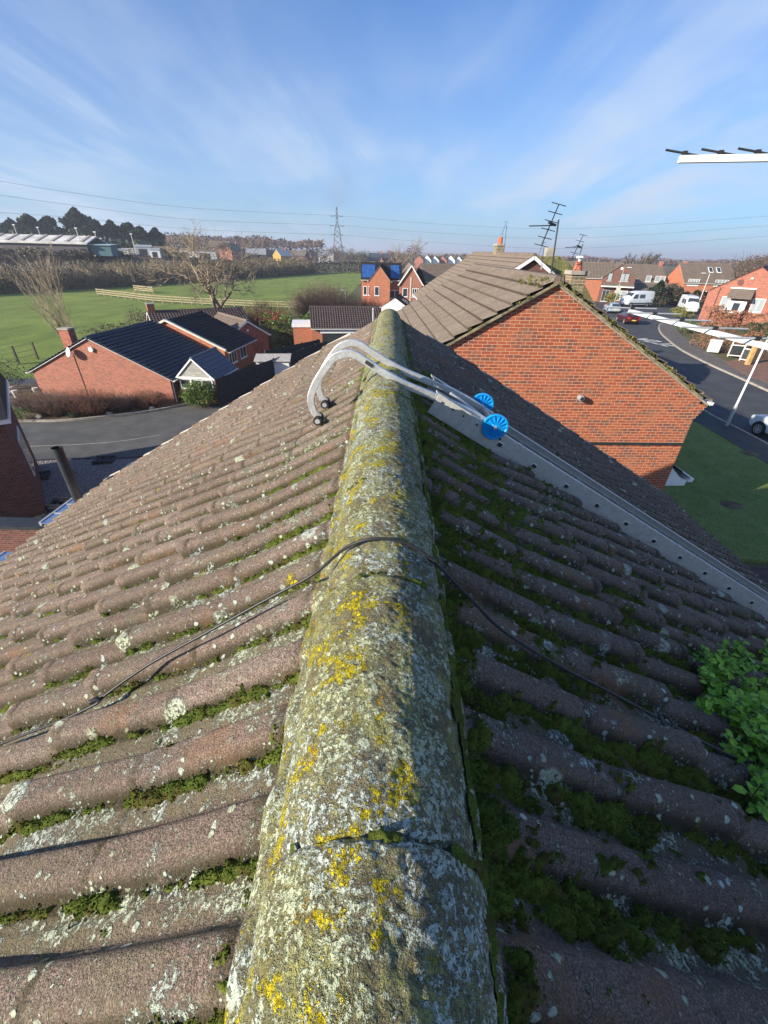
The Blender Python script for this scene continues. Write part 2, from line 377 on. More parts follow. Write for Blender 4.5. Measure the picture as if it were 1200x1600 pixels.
    c = t.mix(t.ramp(a, .35, .65), (.085,.06,.05), (.14,.10,.08)); M['plough'] = t.fin(c, .95, spec=.1)
    # ---- the close roof
    def roofmat(name, ridge=False, shade_side=False):
        t = NT(name); P = t.co()
        gran = t.noise(330, 3, .7); gran2 = t.voro(260)
        big = t.noise(2.6, 5, .6); mid = t.noise(14, 5, .65)
        if ridge: base = t.mix(t.ramp(mid, .35, .65), (.23,.20,.12), (.31,.25,.17))
        else: base = t.mix(t.ramp(big, .35, .65), (.34,.25,.20), (.46,.36,.295))
        if not ridge:      # each tile weathers to its own tone
            fx = t.math('FLOOR', t.math('DIVIDE', t.math('SUBTRACT', t.math('ABSOLUTE', t.sep(P)[0]), .16), .30)); fy = t.math('FLOOR', t.math('DIVIDE', t.math('SUBTRACT', t.sep(P)[1], .21), .30))
            cc = t.n('ShaderNodeCombineXYZ'); t.set(cc.inputs[0], fx); t.set(cc.inputs[1], fy); wn = t.n('ShaderNodeTexWhiteNoise', noise_dimensions='2D'); t.set(wn.inputs['Vector'], cc.outputs[0])
            base = t.mix(t.ramp(wn.outputs[0], 0, 1, 0, .55), base, (.19,.145,.115))
        base = t.mix(t.ramp(t.noise(75, 5, .75), .42, .66, 0, .65), base, (.12,.085,.055) if not ridge else (.10,.088,.045))
        base = t.mix(t.ramp(gran, .40, .58, 0, .85), base, (.075,.055,.045) if not ridge else (.09,.075,.045))
        base = t.mix(t.ramp(gran2, .0, .30, .8, 0.), base, (.52,.43,.36) if not ridge else (.34,.32,.24))
        # damp green film, heavier in the channels between the rolls where water and dirt stay
        if not ridge:
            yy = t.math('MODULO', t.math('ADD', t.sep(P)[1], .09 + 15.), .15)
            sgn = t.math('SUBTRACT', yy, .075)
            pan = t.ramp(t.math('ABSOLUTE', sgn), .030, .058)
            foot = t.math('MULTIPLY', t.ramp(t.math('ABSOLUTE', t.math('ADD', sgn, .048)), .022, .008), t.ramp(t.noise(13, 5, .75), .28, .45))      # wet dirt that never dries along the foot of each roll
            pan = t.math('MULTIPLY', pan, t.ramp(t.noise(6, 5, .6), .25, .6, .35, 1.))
        film = t.ramp(t.noise(5.2, 6, .7), .46 if not ridge else .34, .66, 0, .55 if not ridge else .8)
        if not ridge: film = t.math('MAXIMUM', film, t.math('MULTIPLY', pan, .92))
        film = t.math('MULTIPLY', film, t.ramp(t.noise(95, 4, .75), .30, .60, .35, 1.))
        base = t.mix(film, base, (.15,.135,.075) if not ridge else (.165,.165,.065))
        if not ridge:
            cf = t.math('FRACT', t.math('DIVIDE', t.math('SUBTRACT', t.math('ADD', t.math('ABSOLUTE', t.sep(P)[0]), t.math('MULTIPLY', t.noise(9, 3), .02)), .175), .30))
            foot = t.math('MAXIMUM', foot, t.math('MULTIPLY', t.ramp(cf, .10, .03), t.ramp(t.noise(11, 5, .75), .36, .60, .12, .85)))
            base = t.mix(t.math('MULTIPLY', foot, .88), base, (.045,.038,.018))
            if shade_side: base = t.mix(.20, base, (.035,.036,.038))  # shade of the right slope mixed into its tile colour
        if not ridge:
            base = t.mix(t.ramp(t.noise(3.1, 5, .6), .56, .7, 0, .45), base, (.26,.135,.065))
        else:
            base = t.mix(t.ramp(t.noise(17, 6, .8), .47, .58, 0, .75), base, (.33,.33,.12))
        # crustose pale lichen, frilly edged
        wob = t.noise(60, 4, .7, col=True)
        wv = t.n('ShaderNodeVectorMath', operation='MULTIPLY_ADD'); t.set(wv.inputs[0], wob); wv.inputs[1].default_value = (.012,)*3; t.set(wv.inputs[2], P)
        wp = wv.outputs[0]
        patch = t.noise(11. if not ridge else 19., 6, .82, vec=t.mapping(wp, loc=(3.1, 7.7, 1.3)))
        crust = t.noise(130, 3, .75, vec=wp)
        if ridge: lo = t.ramp(t.noise(2.6, 3), .3, .7, .41, .49)
        else:
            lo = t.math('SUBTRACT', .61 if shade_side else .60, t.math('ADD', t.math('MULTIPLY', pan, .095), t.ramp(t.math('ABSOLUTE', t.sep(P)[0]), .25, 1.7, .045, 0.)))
        lm = t.math('MULTIPLY', t.math('MULTIPLY', t.math('SUBTRACT', patch, lo), 22., clamp=True), t.ramp(crust, .43, .53))
        cellc = t.n('ShaderNodeTexVoronoi'); t.set(cellc.inputs['Vector'], wp); cellc.inputs['Scale'].default_value = 9 if not ridge else 15
        cr = t.sep(cellc.outputs[1])
        rad = t.math('MULTIPLY', t.math('MAXIMUM', t.math('SUBTRACT', cr[0], .62), 0.), .95)      # most cells empty, the rest of very different size
        spots = t.math('MULTIPLY', t.math('MULTIPLY', t.math('SUBTRACT', rad, cellc.outputs[0]), 14., clamp=True), t.ramp(crust, .38, .48))
        small = t.n('ShaderNodeTexVoronoi'); t.set(small.inputs['Vector'], wp); small.inputs['Scale'].default_value = 42
        sr = t.math('MULTIPLY', t.math('MAXIMUM', t.math('SUBTRACT', t.sep(small.outputs[1])[0], .42), 0.), .72)
        specks = t.math('MULTIPLY', t.math('MULTIPLY', t.math('SUBTRACT', sr, small.outputs[0]), 10., clamp=True), t.ramp(t.noise(4, 4), .36, .56))
        tiny = t.n('ShaderNodeTexVoronoi'); t.set(tiny.inputs['Vector'], wp); tiny.inputs['Scale'].default_value = 105
        tr_ = t.math('MULTIPLY', t.math('MAXIMUM', t.math('SUBTRACT', t.sep(tiny.outputs[1])[0], .60), 0.), 1.0)
        specks = t.math('MAXIMUM', specks, t.math('MULTIPLY', t.math('MULTIPLY', t.math('SUBTRACT', tr_, tiny.outputs[0]), 8., clamp=True), t.ramp(t.noise(7, 5, .7), .42, .58)))
        lm = t.math('MAXIMUM', t.math('MAXIMUM', lm, spots), specks)
        lic = t.mix(t.ramp(t.noise(210, 2), .35, .7), (.32,.38,.33), (.62,.67,.60))
        lic = t.mix(t.ramp(t.noise(5, 3), .35, .6, 0, .5 if not ridge else .8), lic, (.46,.49,.27))
        col = t.mix(lm, base, lic)
        # yellow and orange lichen
        yp = t.noise(15. if ridge else 11., 6, .72, vec=t.mapping(wp, loc=(11.3, 2.2, 5.)))
        ylo = .54 if ridge else .65
        ym = t.math('MULTIPLY', t.ramp(yp, ylo, ylo+.03), t.ramp(t.noise(150, 3, .7, vec=wp), .40, .50))
        if ridge:      # Xanthoria keeps to the crown and the sunny side of the ridge
            ym = t.math('MULTIPLY', ym, t.ramp(t.sep(P)[0], .085, .03))
        yc = t.mix(t.ramp(t.noise(190, 2), .3, .7), (.36,.29,.008), (.72,.60,.03))
        yc = t.mix(t.ramp(t.noise(9, 2), .6, .68, 0, .7), yc, (.62,.26,.02))
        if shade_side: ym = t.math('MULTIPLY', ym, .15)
        col = t.mix(ym, col, yc)
        h = t.math('ADD', t.math('MULTIPLY', gran, .5), t.math('MULTIPLY', t.math('ADD', lm, ym), .9))
        h = t.math('ADD', h, t.math('MULTIPLY', t.noise(190, 3, .7), .8))
        nr = t.bump(h, 1., .006); nr = t.bump(t.noise(34, 5, .7), .5, .012, nr)
        return t.fin(col, .92, nr, spec=.2)
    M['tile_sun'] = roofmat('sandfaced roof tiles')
    M['tile_shaded'] = roofmat('sandfaced roof tiles painted shade', shade_side=True)
    M['ridge'] = roofmat('lichened ridge tiles', ridge=True)
    t = NT('cushion moss'); a = t.noise(9, 5, .6); b = t.noise(260, 3, .7); d = t.noise(60, 4, .7)
    c = t.mix(t.ramp(a, .3, .7), (.055,.085,.016), (.135,.17,.028)); c = t.mix(t.ramp(d, .35, .7, 0, .6), c, (.045,.065,.010))
    c = t.mix(t.ramp(b, .5, .75, 0, .7), c, (.20,.25,.03)); c = t.mix(t.ramp(t.noise(17, 3), .54, .66, 0, .7), c, (.085,.06,.022))
    M['moss'] = t.fin(c, .95, t.bump(b, .9, .006), spec=.1)
make_mats()

# ================================================================== the roof we stand on
HS, TP = .64, math.tan(R(30)); CP = math.cos(R(30)); SP = math.sin(R(30))
Y_END, Y_START, H_EAVE, G0, GAUGE = 5.46, -4.0, 4.08, .46, .30
ROOF_Z = EYE - HS
def prof(v):
    """rolls running down the slope, 150 mm apart; v = distance along the ridge"""
    d = np.abs(((v - .285 + .075) % .15) - .075)
    return .037*(1 - sst(.020, .045, d))
def tailk(h): return np.ceil((h - G0)/GAUGE).astype(int) if hasattr(h, 'astype') else int(math.ceil((h-G0)/GAUGE))
def tile_n(h, v, k, side, tail=False):
    j = np.floor((v - .21)/.30)
    jit = hash2(np.full_like(j, k), j, 5 + side)
    h0 = G0 + (k-1)*GAUGE
    frac = np.clip((h - h0)/GAUGE, 0, 1)
    lap = ((v - .21)/.30 - j)
    wob = .004*perlin(v*2.1 + 7*side, h*3.3, 3) + .010*fbm(v*.45, h*.5, 2, 9+side)
    edge = .012*sst(.97, 1., frac)*(1.)
    return prof(v)*(.78 + .42*frac) + .030*frac + (jit-.5)*.007*(.3+frac) + .004*lap - edge + wob
def to_world(h, v, n, side):
    """h horizontal distance out from the ridge, v along it, n normal offset"""
    x = (h + n*SP); z = ROOF_Z - h*TP + n*CP
    return np.stack([side*x, v, z], -1)
def roof_slope(side):
    vf = np.concatenate([np.arange(Y_START, -.35, .0375), np.arange(-.35, 2.4, .0075), np.arange(2.4, Y_END+.01, .0125)])
    Vs, Qs, off = [], [], 0
    kmax = int(round((H_EAVE-G0)/GAUGE))
    for k in range(1, kmax+1):
        h0 = G0 + (k-1)*GAUGE; h1 = h0 + GAUGE
        if k == 1: h0 = .02
        ts = np.array([0, .12, .25, .38, .5, .62, .74, .85, .93, .975, .99, 1., 1.])
        rows = h0 + (h1-h0)*ts
        j = np.floor((vf-.21)/.30)
        dt = (hash2(np.full_like(j, k), j, 31+side)-.5)*.022 + .006*perlin(vf*9, vf*0+k, 4)
        # rounded toe of each roll, hollow in the pan
        dt = dt + .020*(prof(vf)/.037)
        H = rows[:, None] + dt[None, :]*(ts[:, None]**6)
        Vv = np.broadcast_to(vf, H.shape)
        N = tile_n(H - dt[None, :]*(ts[:, None]**6), Vv, k, side)
        N[-1] = np.maximum(N[-2] - .055, prof(Vv[-1])*.70 - .006)
        P = to_world(H, Vv, N, side)
        for A in (P[:-1], P[-2:]):      # face of the tile, then its toe, not smoothed into one another
            Vs.append(A.reshape(-1, 3)); q = grid_quads(A.shape[0], len(vf), off)
            if side > 0: q = q[:, ::-1]
            Qs.append(q); off += A.shape[0]*A.shape[1]
    return np_mesh(np.concatenate(Vs), np.concatenate(Qs))

house = thing('brick_house', 'tiled house under the camera with lichened ridge running straight ahead', 'house')
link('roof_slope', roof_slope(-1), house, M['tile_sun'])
tag(link('roof_slope', roof_slope(1), house, M['tile_shaded']), 'shaded mossy roof slope right of the ridge')

# ridge tiles -------------------------------------------------------
RR = .134; RLEN = .445
def ridge_top(v): return EYE - .555 - .008*max(0, v-1)
def ridge_pt(th, v, n, seg, dz):
    """th -90..90 degrees from the crown"""
    r = RR + n
    x = r*np.sin(th)*1.0; z = ridge_top(0) - RR + r*np.cos(th)*(1.0) + dz
    # lower skirts run straight down to the tiles
    return x, z
def ridge_tile(i, y0, y1):
    near = y0 < 2.2
    dv = .004 if y0 < .9 and y1 > -.2 else (.007 if near else .014)
    nth = 110 if dv == .004 else (64 if near else 40)
    ys = np.arange(0, 1.0001, dv/(y1-y0)); nr = len(ys)
    th = np.linspace(-math.pi*.56, math.pi*.56, nth)
    T, Yt = np.meshgrid(th, ys); Y = y0 + Yt*(y1-y0)
    rnd = random.Random(i*7+1)
    dx, dz, roll = rnd.uniform(-.005, .005), rnd.uniform(-.004, .004) - .008*max(0, (y0+y1)/2-1), rnd.uniform(-.03, .03)
    n = .0035*fbm(T*3+i*5, Y*14, 4, 21) + .0022*fbm(T*14, Y*90, 3, 25) + .0012*perlin(T*60, Y*400, 8)
    n = n - .006*(1 - sst(0, .02, Yt)) - .006*(1 - sst(0, .02, 1-Yt))     # worn arrises at the joints
    n = n + .006*(Yt-.5)
    r = RR + n
    X = r*np.sin(T + roll) + dx; Z = ridge_top(0) - RR + r*np.cos(T + roll) + dz
    sk = sst(1.35, 1.76, np.abs(T)); X = X + np.sign(T)*.006*sk; Z = Z - .03*sk
    V = np.stack([X, Y, Z], -1).reshape(-1, 3)
    return np_mesh(V, grid_quads(nr, nth)[:, ::-1])
y = .205 - 10*RLEN; i = 0
while y < Y_END - .05:
    y1 = min(y + RLEN, Y_END + .02)
    if Y_END - y1 < .12: y1 = Y_END + .02
    o = link('ridge_tile', ridge_tile(i, y, y1 - .0005), house, M['ridge'])
    y = y1; i += 1
# dark mortar core under the ridge and end cap
b = MB(); b.prism([(-.135, ROOF_Z-.10), (.135, ROOF_Z-.10), (.10, ROOF_Z-.05), (-.10, ROOF_Z-.05)], 1, Y_START, Y_END-.03)
b.build('ridge_mortar', M['kerb'], house)
# lime mortar bedding, pressed between ridge and tiles
for s in (-1, 1):
    vv = np.arange(Y_START, Y_END-.02, .01); tt = np.linspace(0, 1, 6); T_, V_ = np.meshgrid(tt, vv, indexing='ij')
    X0 = .118 + (.047 if s < 0 else .034)*T_ + .005*fbm(V_*12, T_*2, 3, 77+s)
    low = -X0*TP + (prof(V_) + .020)*CP
    sag = -.008*np.clip(V_-1, 0, None)
    Z0 = ROOF_Z + (1-T_**1.5)*(-.022 + sag) + (T_**1.5)*low + .004*fbm(V_*40, T_*4, 3, 7) - .03*(T_ > .99)
    P_ = np.stack([s*X0, V_, Z0], -1); q_ = grid_quads(6, len(vv)); link('mortar_fillet', np_mesh(P_.reshape(-1, 3), q_ if s < 0 else q_[:, ::-1]), house, M['ridge'])
# walls, gutters, verge
WY0, WY1 = Y_START+.1, Y_END-.08; WX = 3.75
b = MB(); b.prism([(-WX, -2.6), (WX, -2.6), (WX, ROOF_Z-WX*TP-.08), (0, ROOF_Z-.08), (-WX, ROOF_Z-WX*TP-.08)], 1, WY0, WY1)
b.build('wall', M['brick_orange'], house)
for s in (-1, 1):
    b = MB()
    for a in range(6):
        t0, t1 = math.pi*a/6, math.pi*(a+1)/6
        for r0 in (.058,):
            pts = [(s*(H_EAVE+.035 - .058*math.cos(t)), ROOF_Z - H_EAVE*TP - .03 - .058*math.sin(t)) for t in (t0, t1)]
            b.bar((pts[0][0], Y_START, pts[0][1]), (pts[0][0], Y_END, pts[0][1]), .032, .004, up=(math.cos(t0)*s, 0, math.sin(t0)))
    b.bar((s*(H_EAVE+.095), Y_START, ROOF_Z-H_EAVE*TP-.028), (s*(H_EAVE+.095), Y_END+.03, ROOF_Z-H_EAVE*TP-.028), .012, .02)
    b.build('gutter', M['white'], house)
    b = MB(); b.box(min(s*3.74, s*(H_EAVE-.02)), max(s*3.74, s*(H_EAVE-.02)), Y_START, Y_END-.05, ROOF_Z-H_EAVE*TP-.19, ROOF_Z-H_EAVE*TP-.05)
    b.build('fascia', M['white'], house)
    # verge: undercloak strip and mortar that shows as a pale stepped line
    b = MB()
    for k in range(1, 13):
        h0, h1 = max(0.13, G0+(k-1)*GAUGE), G0+k*GAUGE
        b.bar((s*h0, Y_END+.030, ROOF_Z-h0*TP+.022), (s*(h1-.004), Y_END+.030, ROOF_Z-h1*TP+.052), .056, .03, up=(s*SP, 0, CP))
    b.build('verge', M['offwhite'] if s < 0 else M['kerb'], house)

# moss --------------------------------------------------------------
def moss_sheet(h0, h1, v0, v1, d, side, seed=0):
    hh = np.arange(h0, h1, d); vv = np.arange(v0, v1, d)
    H, V = np.meshgrid(hh, vv, indexing='ij')
    K = np.maximum(1, np.ceil((H - G0)/GAUGE).astype(int))
    N = np.zeros_like(H)
    for k in np.unique(K):
        m = K == k; N[m] = tile_n(H[m], V[m], int(k), side)
    fr = np.maximum(.3*(H < G0-GAUGE), (H - (G0 + (K-1)*GAUGE))/GAUGE)
    dd = ((V - .285 + .075) % .15) - .075            # signed distance from roll crest
    pan = sst(.030, .062, np.abs(dd))
    nearside = np.exp(-((dd + .052)/.014)**2)        # at the foot of the roll, camera side
    nz = fbm(H*5.2 + 3*side, V*5.2, 4, 41+seed) ; nz2 = fbm(H*23, V*23+4, 4, 51+seed, .65); nz3 = fbm(H*75, V*75, 3, 61+seed, .65)
    big = fbm(H*1.1+side*9, V*1.1, 2, 71)
    below = np.exp(-(fr/.07)**2); atail = np.exp(-((fr-1.02)/.05)**2)
    if side > 0:
        rid = np.exp(-((H-.150)/.024)**2)*.75
        S = .50*pan + .30*nearside*pan + .80*nz + .78*nz2 + .40*nz3 + rid + .28*below + .28*atail + .25*big - .60
        S = S + .24*np.exp(-((V-2.0)/.75)**2)*np.exp(-((H-.55)/.6)**2) - .35*sst(3.0, 3.7, V) - .16*sst(1.2, 2.2, H)*(V < 1.6)
        top = .019
    else:
        rid = np.exp(-((H-.150)/.018)**2)*.55
        S = .74*nearside + .12*pan + .50*nz + .62*nz2 + .38*nz3 + rid*.9 + .22*below + .40*big - .80 - .12*sst(1.0, 2.6, H)
        S = S - .25*sst(3.0, 5., V)
        top = .013
    T = top*sst(0., .42, S)*(.65 + .5*nz2 + .45*nz3) + .0015
    T = T + d*.30*(hash2((H/d).astype(int), (V/d).astype(int), 3)-.5)*(S > .05)
    P = to_world(H, V, N + T, side).reshape(-1, 3)
    q = grid_quads(len(hh), len(vv))
    keep = (S.ravel()[q] > 0).sum(1) >= 2
    # pull the rim down on to the tile
    rim = (S.ravel() <= .02)
    Pn = to_world(H, V, N - .006, side).reshape(-1, 3); P[rim] = Pn[rim]
    q = q[keep]
    if side > 0: pass
    else: q = q[:, ::-1]
    used = np.unique(q); re = np.full(len(P), -1); re[used] = np.arange(len(used))
    return P[used], re[q]
def moss_obj(side, regs):
    Vs, Qs, off = [], [], 0
    for r in regs:
        v, q = moss_sheet(*r, side)
        if len(q): Vs.append(v); Qs.append(q+off); off += len(v)
    return np_mesh(np.concatenate(Vs), np.concatenate(Qs))
o = link('moss', moss_obj(1, [(.10, 1.45, -.12, 1.35, .0038), (.10, 2.6, 1.35, 3.0, .0075), (1.45, 2.7, .2, 1.35, .0075), (.10, 3.9, 3.0, 5.4, .016), (2.6, 3.9, 1.2, 3.0, .016)]), None, M['moss'])
tag(o, 'dark green cushion moss on the shaded roof slope right of the ridge', 'moss', kind='stuff')
o = link('moss', moss_obj(-1, [(.10, 1.2, -.12, 1.35, .0042), (.10, 2.6, 1.35, 2.9, .0075), (1.2, 2.6, .3, 1.35, .0075), (.10, 3.2, 2.9, 5.2, .014)]), None, M['moss'])
tag(o, 'thin lines of moss in the sunlit tile channels left of the ridge', 'moss', kind='stuff')
def ridge_moss():
    d = .0045; ys = np.arange(-.1, 3.2, d); th = np.arange(-1.5, 1.76, .032)
    Y, T = np.meshgrid(ys, th, indexing='ij')
    joint = np.abs(((Y - .205 + RLEN/2) % RLEN) - RLEN/2)
    nz = fbm(T*2.2, Y*8, 4, 81); nz2 = fbm(T*7, Y*30, 3, 91, .6)
    S = .62*np.exp(-(joint/.010)**2) + .65*nz + .5*nz2 - .78 + 1.05*sst(.85, 1.65, T) + .12*sst(0, .8, T)
    nn = .0010 + .010*sst(0, .4, S)*(.7+.6*nz2) + .0015*hash2((Y/d).astype(int), (T/.032).astype(int), 2)
    dz = -.008*np.clip(Y-1, 0, None)
    r = RR + nn; X = r*np.sin(T); Z = ridge_top(0) - RR + r*np.cos(T) + dz
    sk = sst(1.35, 1.76, np.abs(T)); X = X + np.sign(T)*.006*sk; Z = Z - .03*sk
    q = grid_quads(len(ys), len(th)); keep = (S.ravel()[q] > 0).sum(1) >= 2
    P = np.stack([X, Y, Z], -1).reshape(-1, 3); q = q[keep][:, ::-1]
    used = np.unique(q); re = np.full(len(P), -1); re[used] = np.arange(len(used))
    return np_mesh(P[used], re[q])
tag(link('moss', ridge_moss(), None, M['moss']), 'moss in the joints and along the shaded foot of the ridge tiles', 'moss', kind='stuff')

def moss_fuzz(label, side, seed, h0, h1, v0, v1, n, thr):
    rg = np.random.default_rng(seed); P = []
    src = [o for o in bpy.data.objects if o.name.startswith('moss') and o.get('kind') == 'stuff'][0 if side > 0 else 1].data
    co = np.empty(len(src.vertices)*3, np.float32); src.vertices.foreach_get('co', co); co = co.reshape(-1, 3)
    m = (np.abs(co[:, 0]) < h1) & (co[:, 1] > v0) & (co[:, 1] < v1); co = co[m]; k = rg.choice(len(co), min(n, len(co)*2)); P = co[k] + rg.normal(0, .0016, (len(k), 3))
    return tag(leaf_mass('moss', M['moss'], None, None, P, .0046, None, seed, flat=.9), label, None, kind='stuff')
# cable -------------------------------------------------------------
def on_roof(px, py, lift):
    side = -1 if ray(px, py).x < 0 else 1
    r = ray(px, py); hs = HS - lift/CP
    k = -hs/(r.z + TP*r.x*side); p = r*k; return Vector((p.x, p.y, p.z + EYE))
def catmull(pts, n=6):
    out = []
    P = [pts[0]] + pts + [pts[-1]]
    for i in range(1, len(P)-2):
        for k in range(n):
            t = k/n; a, b, c, d = P[i-1], P[i], P[i+1], P[i+2]
            out.append(.5*((2*b) + (c-a)*t + (2*a-5*b+4*c-d)*t*t + (3*b-a-3*c+d)*t**3))
    return out + [pts[-1]]
cl = [on_roof(*q, .060) for q in [(-120, 1216), (0, 1163), (90, 1128), (150, 1100)]] + [on_roof(*q, l) for q, l in [((162, 1088), .062), ((230, 1040), .066), ((320, 990), .072), ((420, 935), .078), ((490, 897), .088)]]
crown = ridge_top(.75)
cl += [Vector((-.085, .765, crown-.022)), Vector((-.02, .765, crown+.006)), Vector((.05, .765, crown-.004)), Vector((.112, .755, crown-.042))]
cl += [on_roof(*q, l) for q, l in [((735, 935), .065), ((785, 985), .060), ((870, 1038), .062), ((960, 1085), .062), ((1040, 1128), .062), ((1100, 1160), .060), ((1180, 1200), .055)]]
b = MB(); b.tube(catmull(cl, 6), .0036, 8)
kn = cl[3]; b.tube([kn + Vector((-.012, 0, .006)), kn + Vector((.002, .006, .012)), kn+Vector((.012, .004, .006))], .0065, 8)
b.tube([cl[12] + Vector((-.006, 0, .004)), cl[12]+Vector((.008, -.002, -.003))], .0065, 8)
lp = cl[-3]; b.tube([lp + Vector((.022*math.cos(a)*.9, .014*math.sin(a), .004+.006*math.sin(a)-.012*math.cos(a))) for a in np.linspace(0, 6.2, 14)], .0032, 6)
o = b.build('cable', M['cable']); tag(o, 'thin black cable looped over the lichened ridge and down both slopes', 'cable')

# roof ladder -------------------------------------------------------
lad = thing('roof_ladder', 'grey metal roof ladder hooked over the ridge on blue wheels', 'ladder', (0, 0, 0))
YN, YF = 2.19, 2.53            # near and far stile
dS = Vector((CP, 0, -SP)); nS = Vector((SP, 0, CP)); O = Vector((0, 0, ROOF_Z))
def L(l, y, n): return Vector((0, y, 0)) + O + dS*l + nS*n        # l down the slope, n above it
L0, L1, SB, ST = .235, 4.35, .032, .142
for y, s in ((YN, 1), (YF, -1)):
    b = MB(); b.bar(L(L0, y, (SB+ST)/2), L(L1, y, (SB+ST)/2), ST-SB, .008, up=(0, 1, 0))
    b.bar(L(L0, y+s*.014, ST), L(L1, y+s*.014, ST), .030, .006, up=nS); b.bar(L(L0, y+s*.014, SB), L(L1, y+s*.014, SB), .030, .006, up=nS)
    b.bar(L(L0+.35, y+s*.030, (SB+ST)/2+.022), L(L1, y+s*.030, (SB+ST)/2+.022), .018, .006, up=nS)
    # riveted end plate
    b.bar(L(L0-.02, y+s*.004, ST+.002), L(L0+.20, y+s*.004, ST+.002), .05, .006, up=nS)
    o = b.build('stile', M['alu_dull'], lad)
    for l in (.27, .34, .41, .50, .66):
        b = MB(); b.tube([L(l, y-s*.003, ST-.028), L(l, y-s*.010, ST-.028)], .0055, 8); b.build('rivet', M['steel_dark'], o)
for k in range(16):
    l = .43 + .25*k
    b = MB()
    b.bar(L(l, YN+.004, (SB+ST)/2), L(l, YF-.004, (SB+ST)/2), .030, .026, up=nS); o = b.build('rung', M['alu_dull'], lad, bevel=.004)
    if k:   # open end of the hollow rung, seen in the stile's outer face
        b = MB(); b.bar(L(l, YN-.0065, (SB+ST)/2), L(l, YN-.001, (SB+ST)/2), .038, .030, up=nS); rr = b.build('rung_socket', M['alu'], o, bevel=.003)
        b = MB(); b.bar(L(l, YN-.0085, (SB+ST)/2), L(l, YN-.0005, (SB+ST)/2), .028, .021, up=nS); b.build('rung_hole', M['steel_dark'], o, bevel=.002)
hookpx = {0: [(498, 660), (484, 640), (484, 612), (500, 582), (520, 553), (543, 538), (566, 540), (600, 565), (640, 596), (690, 636)], }
def hook(y):
    # profile in the plane across the ridge
    prof_ = [(p_.x, p_.z - ROOF_Z) for p_ in (at_y(*q_, 2.2) for q_ in [(498, 654), (489, 643), (485, 623), (492, 602), (503, 583), (518, 563), (530, 556), (544, 553), (558, 557), (573, 567), (607, 588), (633, 602)])]
    pts = [Vector((x, y, ROOF_Z + z)) for x, z in prof_]
    pts += [L(.20, y, .108), L(.34, y, .132), L(.50, y, ST+.004), L(.66, y, ST+.002)]
    b = MB(); c = catmull(pts, 6); n = 8
    # flattened tube: 38 mm deep, 25 mm wide, rounded
    rings = []
    for i, p in enumerate(c):
        d = (c[min(i+1, len(c)-1)] - c[max(i-1, 0)]).normalized(); u = Vector((0, 1, 0)); r = d.cross(u).normalized()
        rings.append([p + u*(.013*sx) + r*(.018*sz) for sx, sz in ((-1,-.88),(-.86,-1),(.86,-1),(1,-.88),(1,.88),(.86,1),(-.86,1),(-1,.88))])
    vs = [v for r in rings for v in r]
    b.add(vs, [(i*n+k, i*n+(k+1) % n, (i+1)*n+(k+1) % n, (i+1)*n+k) for i in range(len(c)-1) for k in range(n)], False)
    b.add(rings[0], [tuple(range(n))[::-1]]); b.add(rings[-1], [tuple(range(n))])
    h = b.build('hook', M['alu'], lad)
    e = pts[0]
    b = MB(); b.tube([e + Vector((-.004, -.042, -.008)), e + Vector((-.004, .042, -.008))], .024, 16); b.build('rubber_foot', M['rubber'], h)
    b = MB(); b.tube([e + Vector((-.004, -.0435, -.008)), e + Vector((-.004, -.0425, -.008))], .014, 12); b.build('foot_bore', M['galv'], h)
    return h
h1 = hook(YN+.028); hook(YF-.028)
b = MB(); e0, e1 = at_y(571, 565, YN+.012), at_y(583, 573, YN+.012); b.bar(e0, e1, .004, .017, up=nS); b.build('maker_label', M['steel_dark'], h1)
# J-shaped reinforcing strap and wheels on their axle brackets
b = MB(); b.tube([L(.30, YN+.075, ST+.02), L(.46, YN+.07, ST+.014), L(.56, YN+.05, ST+.006), L(.62, YN+.02, ST-.002)], .010, 8)
b.build('brace', M['alu_dull'], lad)
def wheel(y, l, n, s):
    c = L(l, y, n); b = MB(); K = 40; rad = .070
    rings = []
    for (rr, w) in ((.001, .006), (.018, .007), (.022, .003), (.058, .001), (.064, .007), (rad, .006), (rad+.001, 0), (rad, -.012), (.001, -.012)):
        rings.append([c + Vector((math.cos(2*math.pi*k/K)*rr, -s*w, math.sin(2*math.pi*k/K)*rr)) for k in range(K)])
    vs = [v for r in rings for v in r]
    b.add(vs, [(i*K+k, i*K+(k+1) % K, (i+1)*K+(k+1) % K, (i+1)*K+k) for i in range(len(rings)-1) for k in range(K)], False)
    for k in range(14):     # ribs
        a = 2*math.pi*k/14; d = Vector((math.cos(a), 0, math.sin(a)))
        b.bar(c + d*.016 + Vector((0, -s*.004, 0)), c + d*.061 + Vector((0, -s*.004, 0)), .005, .009, up=(0, 1, 0))
    w = b.build('wheel', M['blue'], lad)
    b = MB(); b.tube([c + Vector((0, -s*.012, 0)), c + Vector((0, s*.05, 0))], .009, 10); b.build('axle', M['alu'], w)
    return w
WL, WN = .589, .156
wheel(YN-.014, WL, WN, 1)
wheel(YF+.030, WL, WN, 1)
b = MB(); b.bar(L(WL, YN+.02, WN), L(WL, YF+.02, WN), .018, .014, up=nS); b.bar(L(WL, YN+.03, WN), L(WL+.07, YN+.03, ST-.03), .016, .022, up=nS); b.bar(L(WL, YF-.03, WN), L(WL+.07, YF-.03, ST-.03), .016, .022, up=nS)
b.build('axle_bracket', M['alu_dull'], lad)

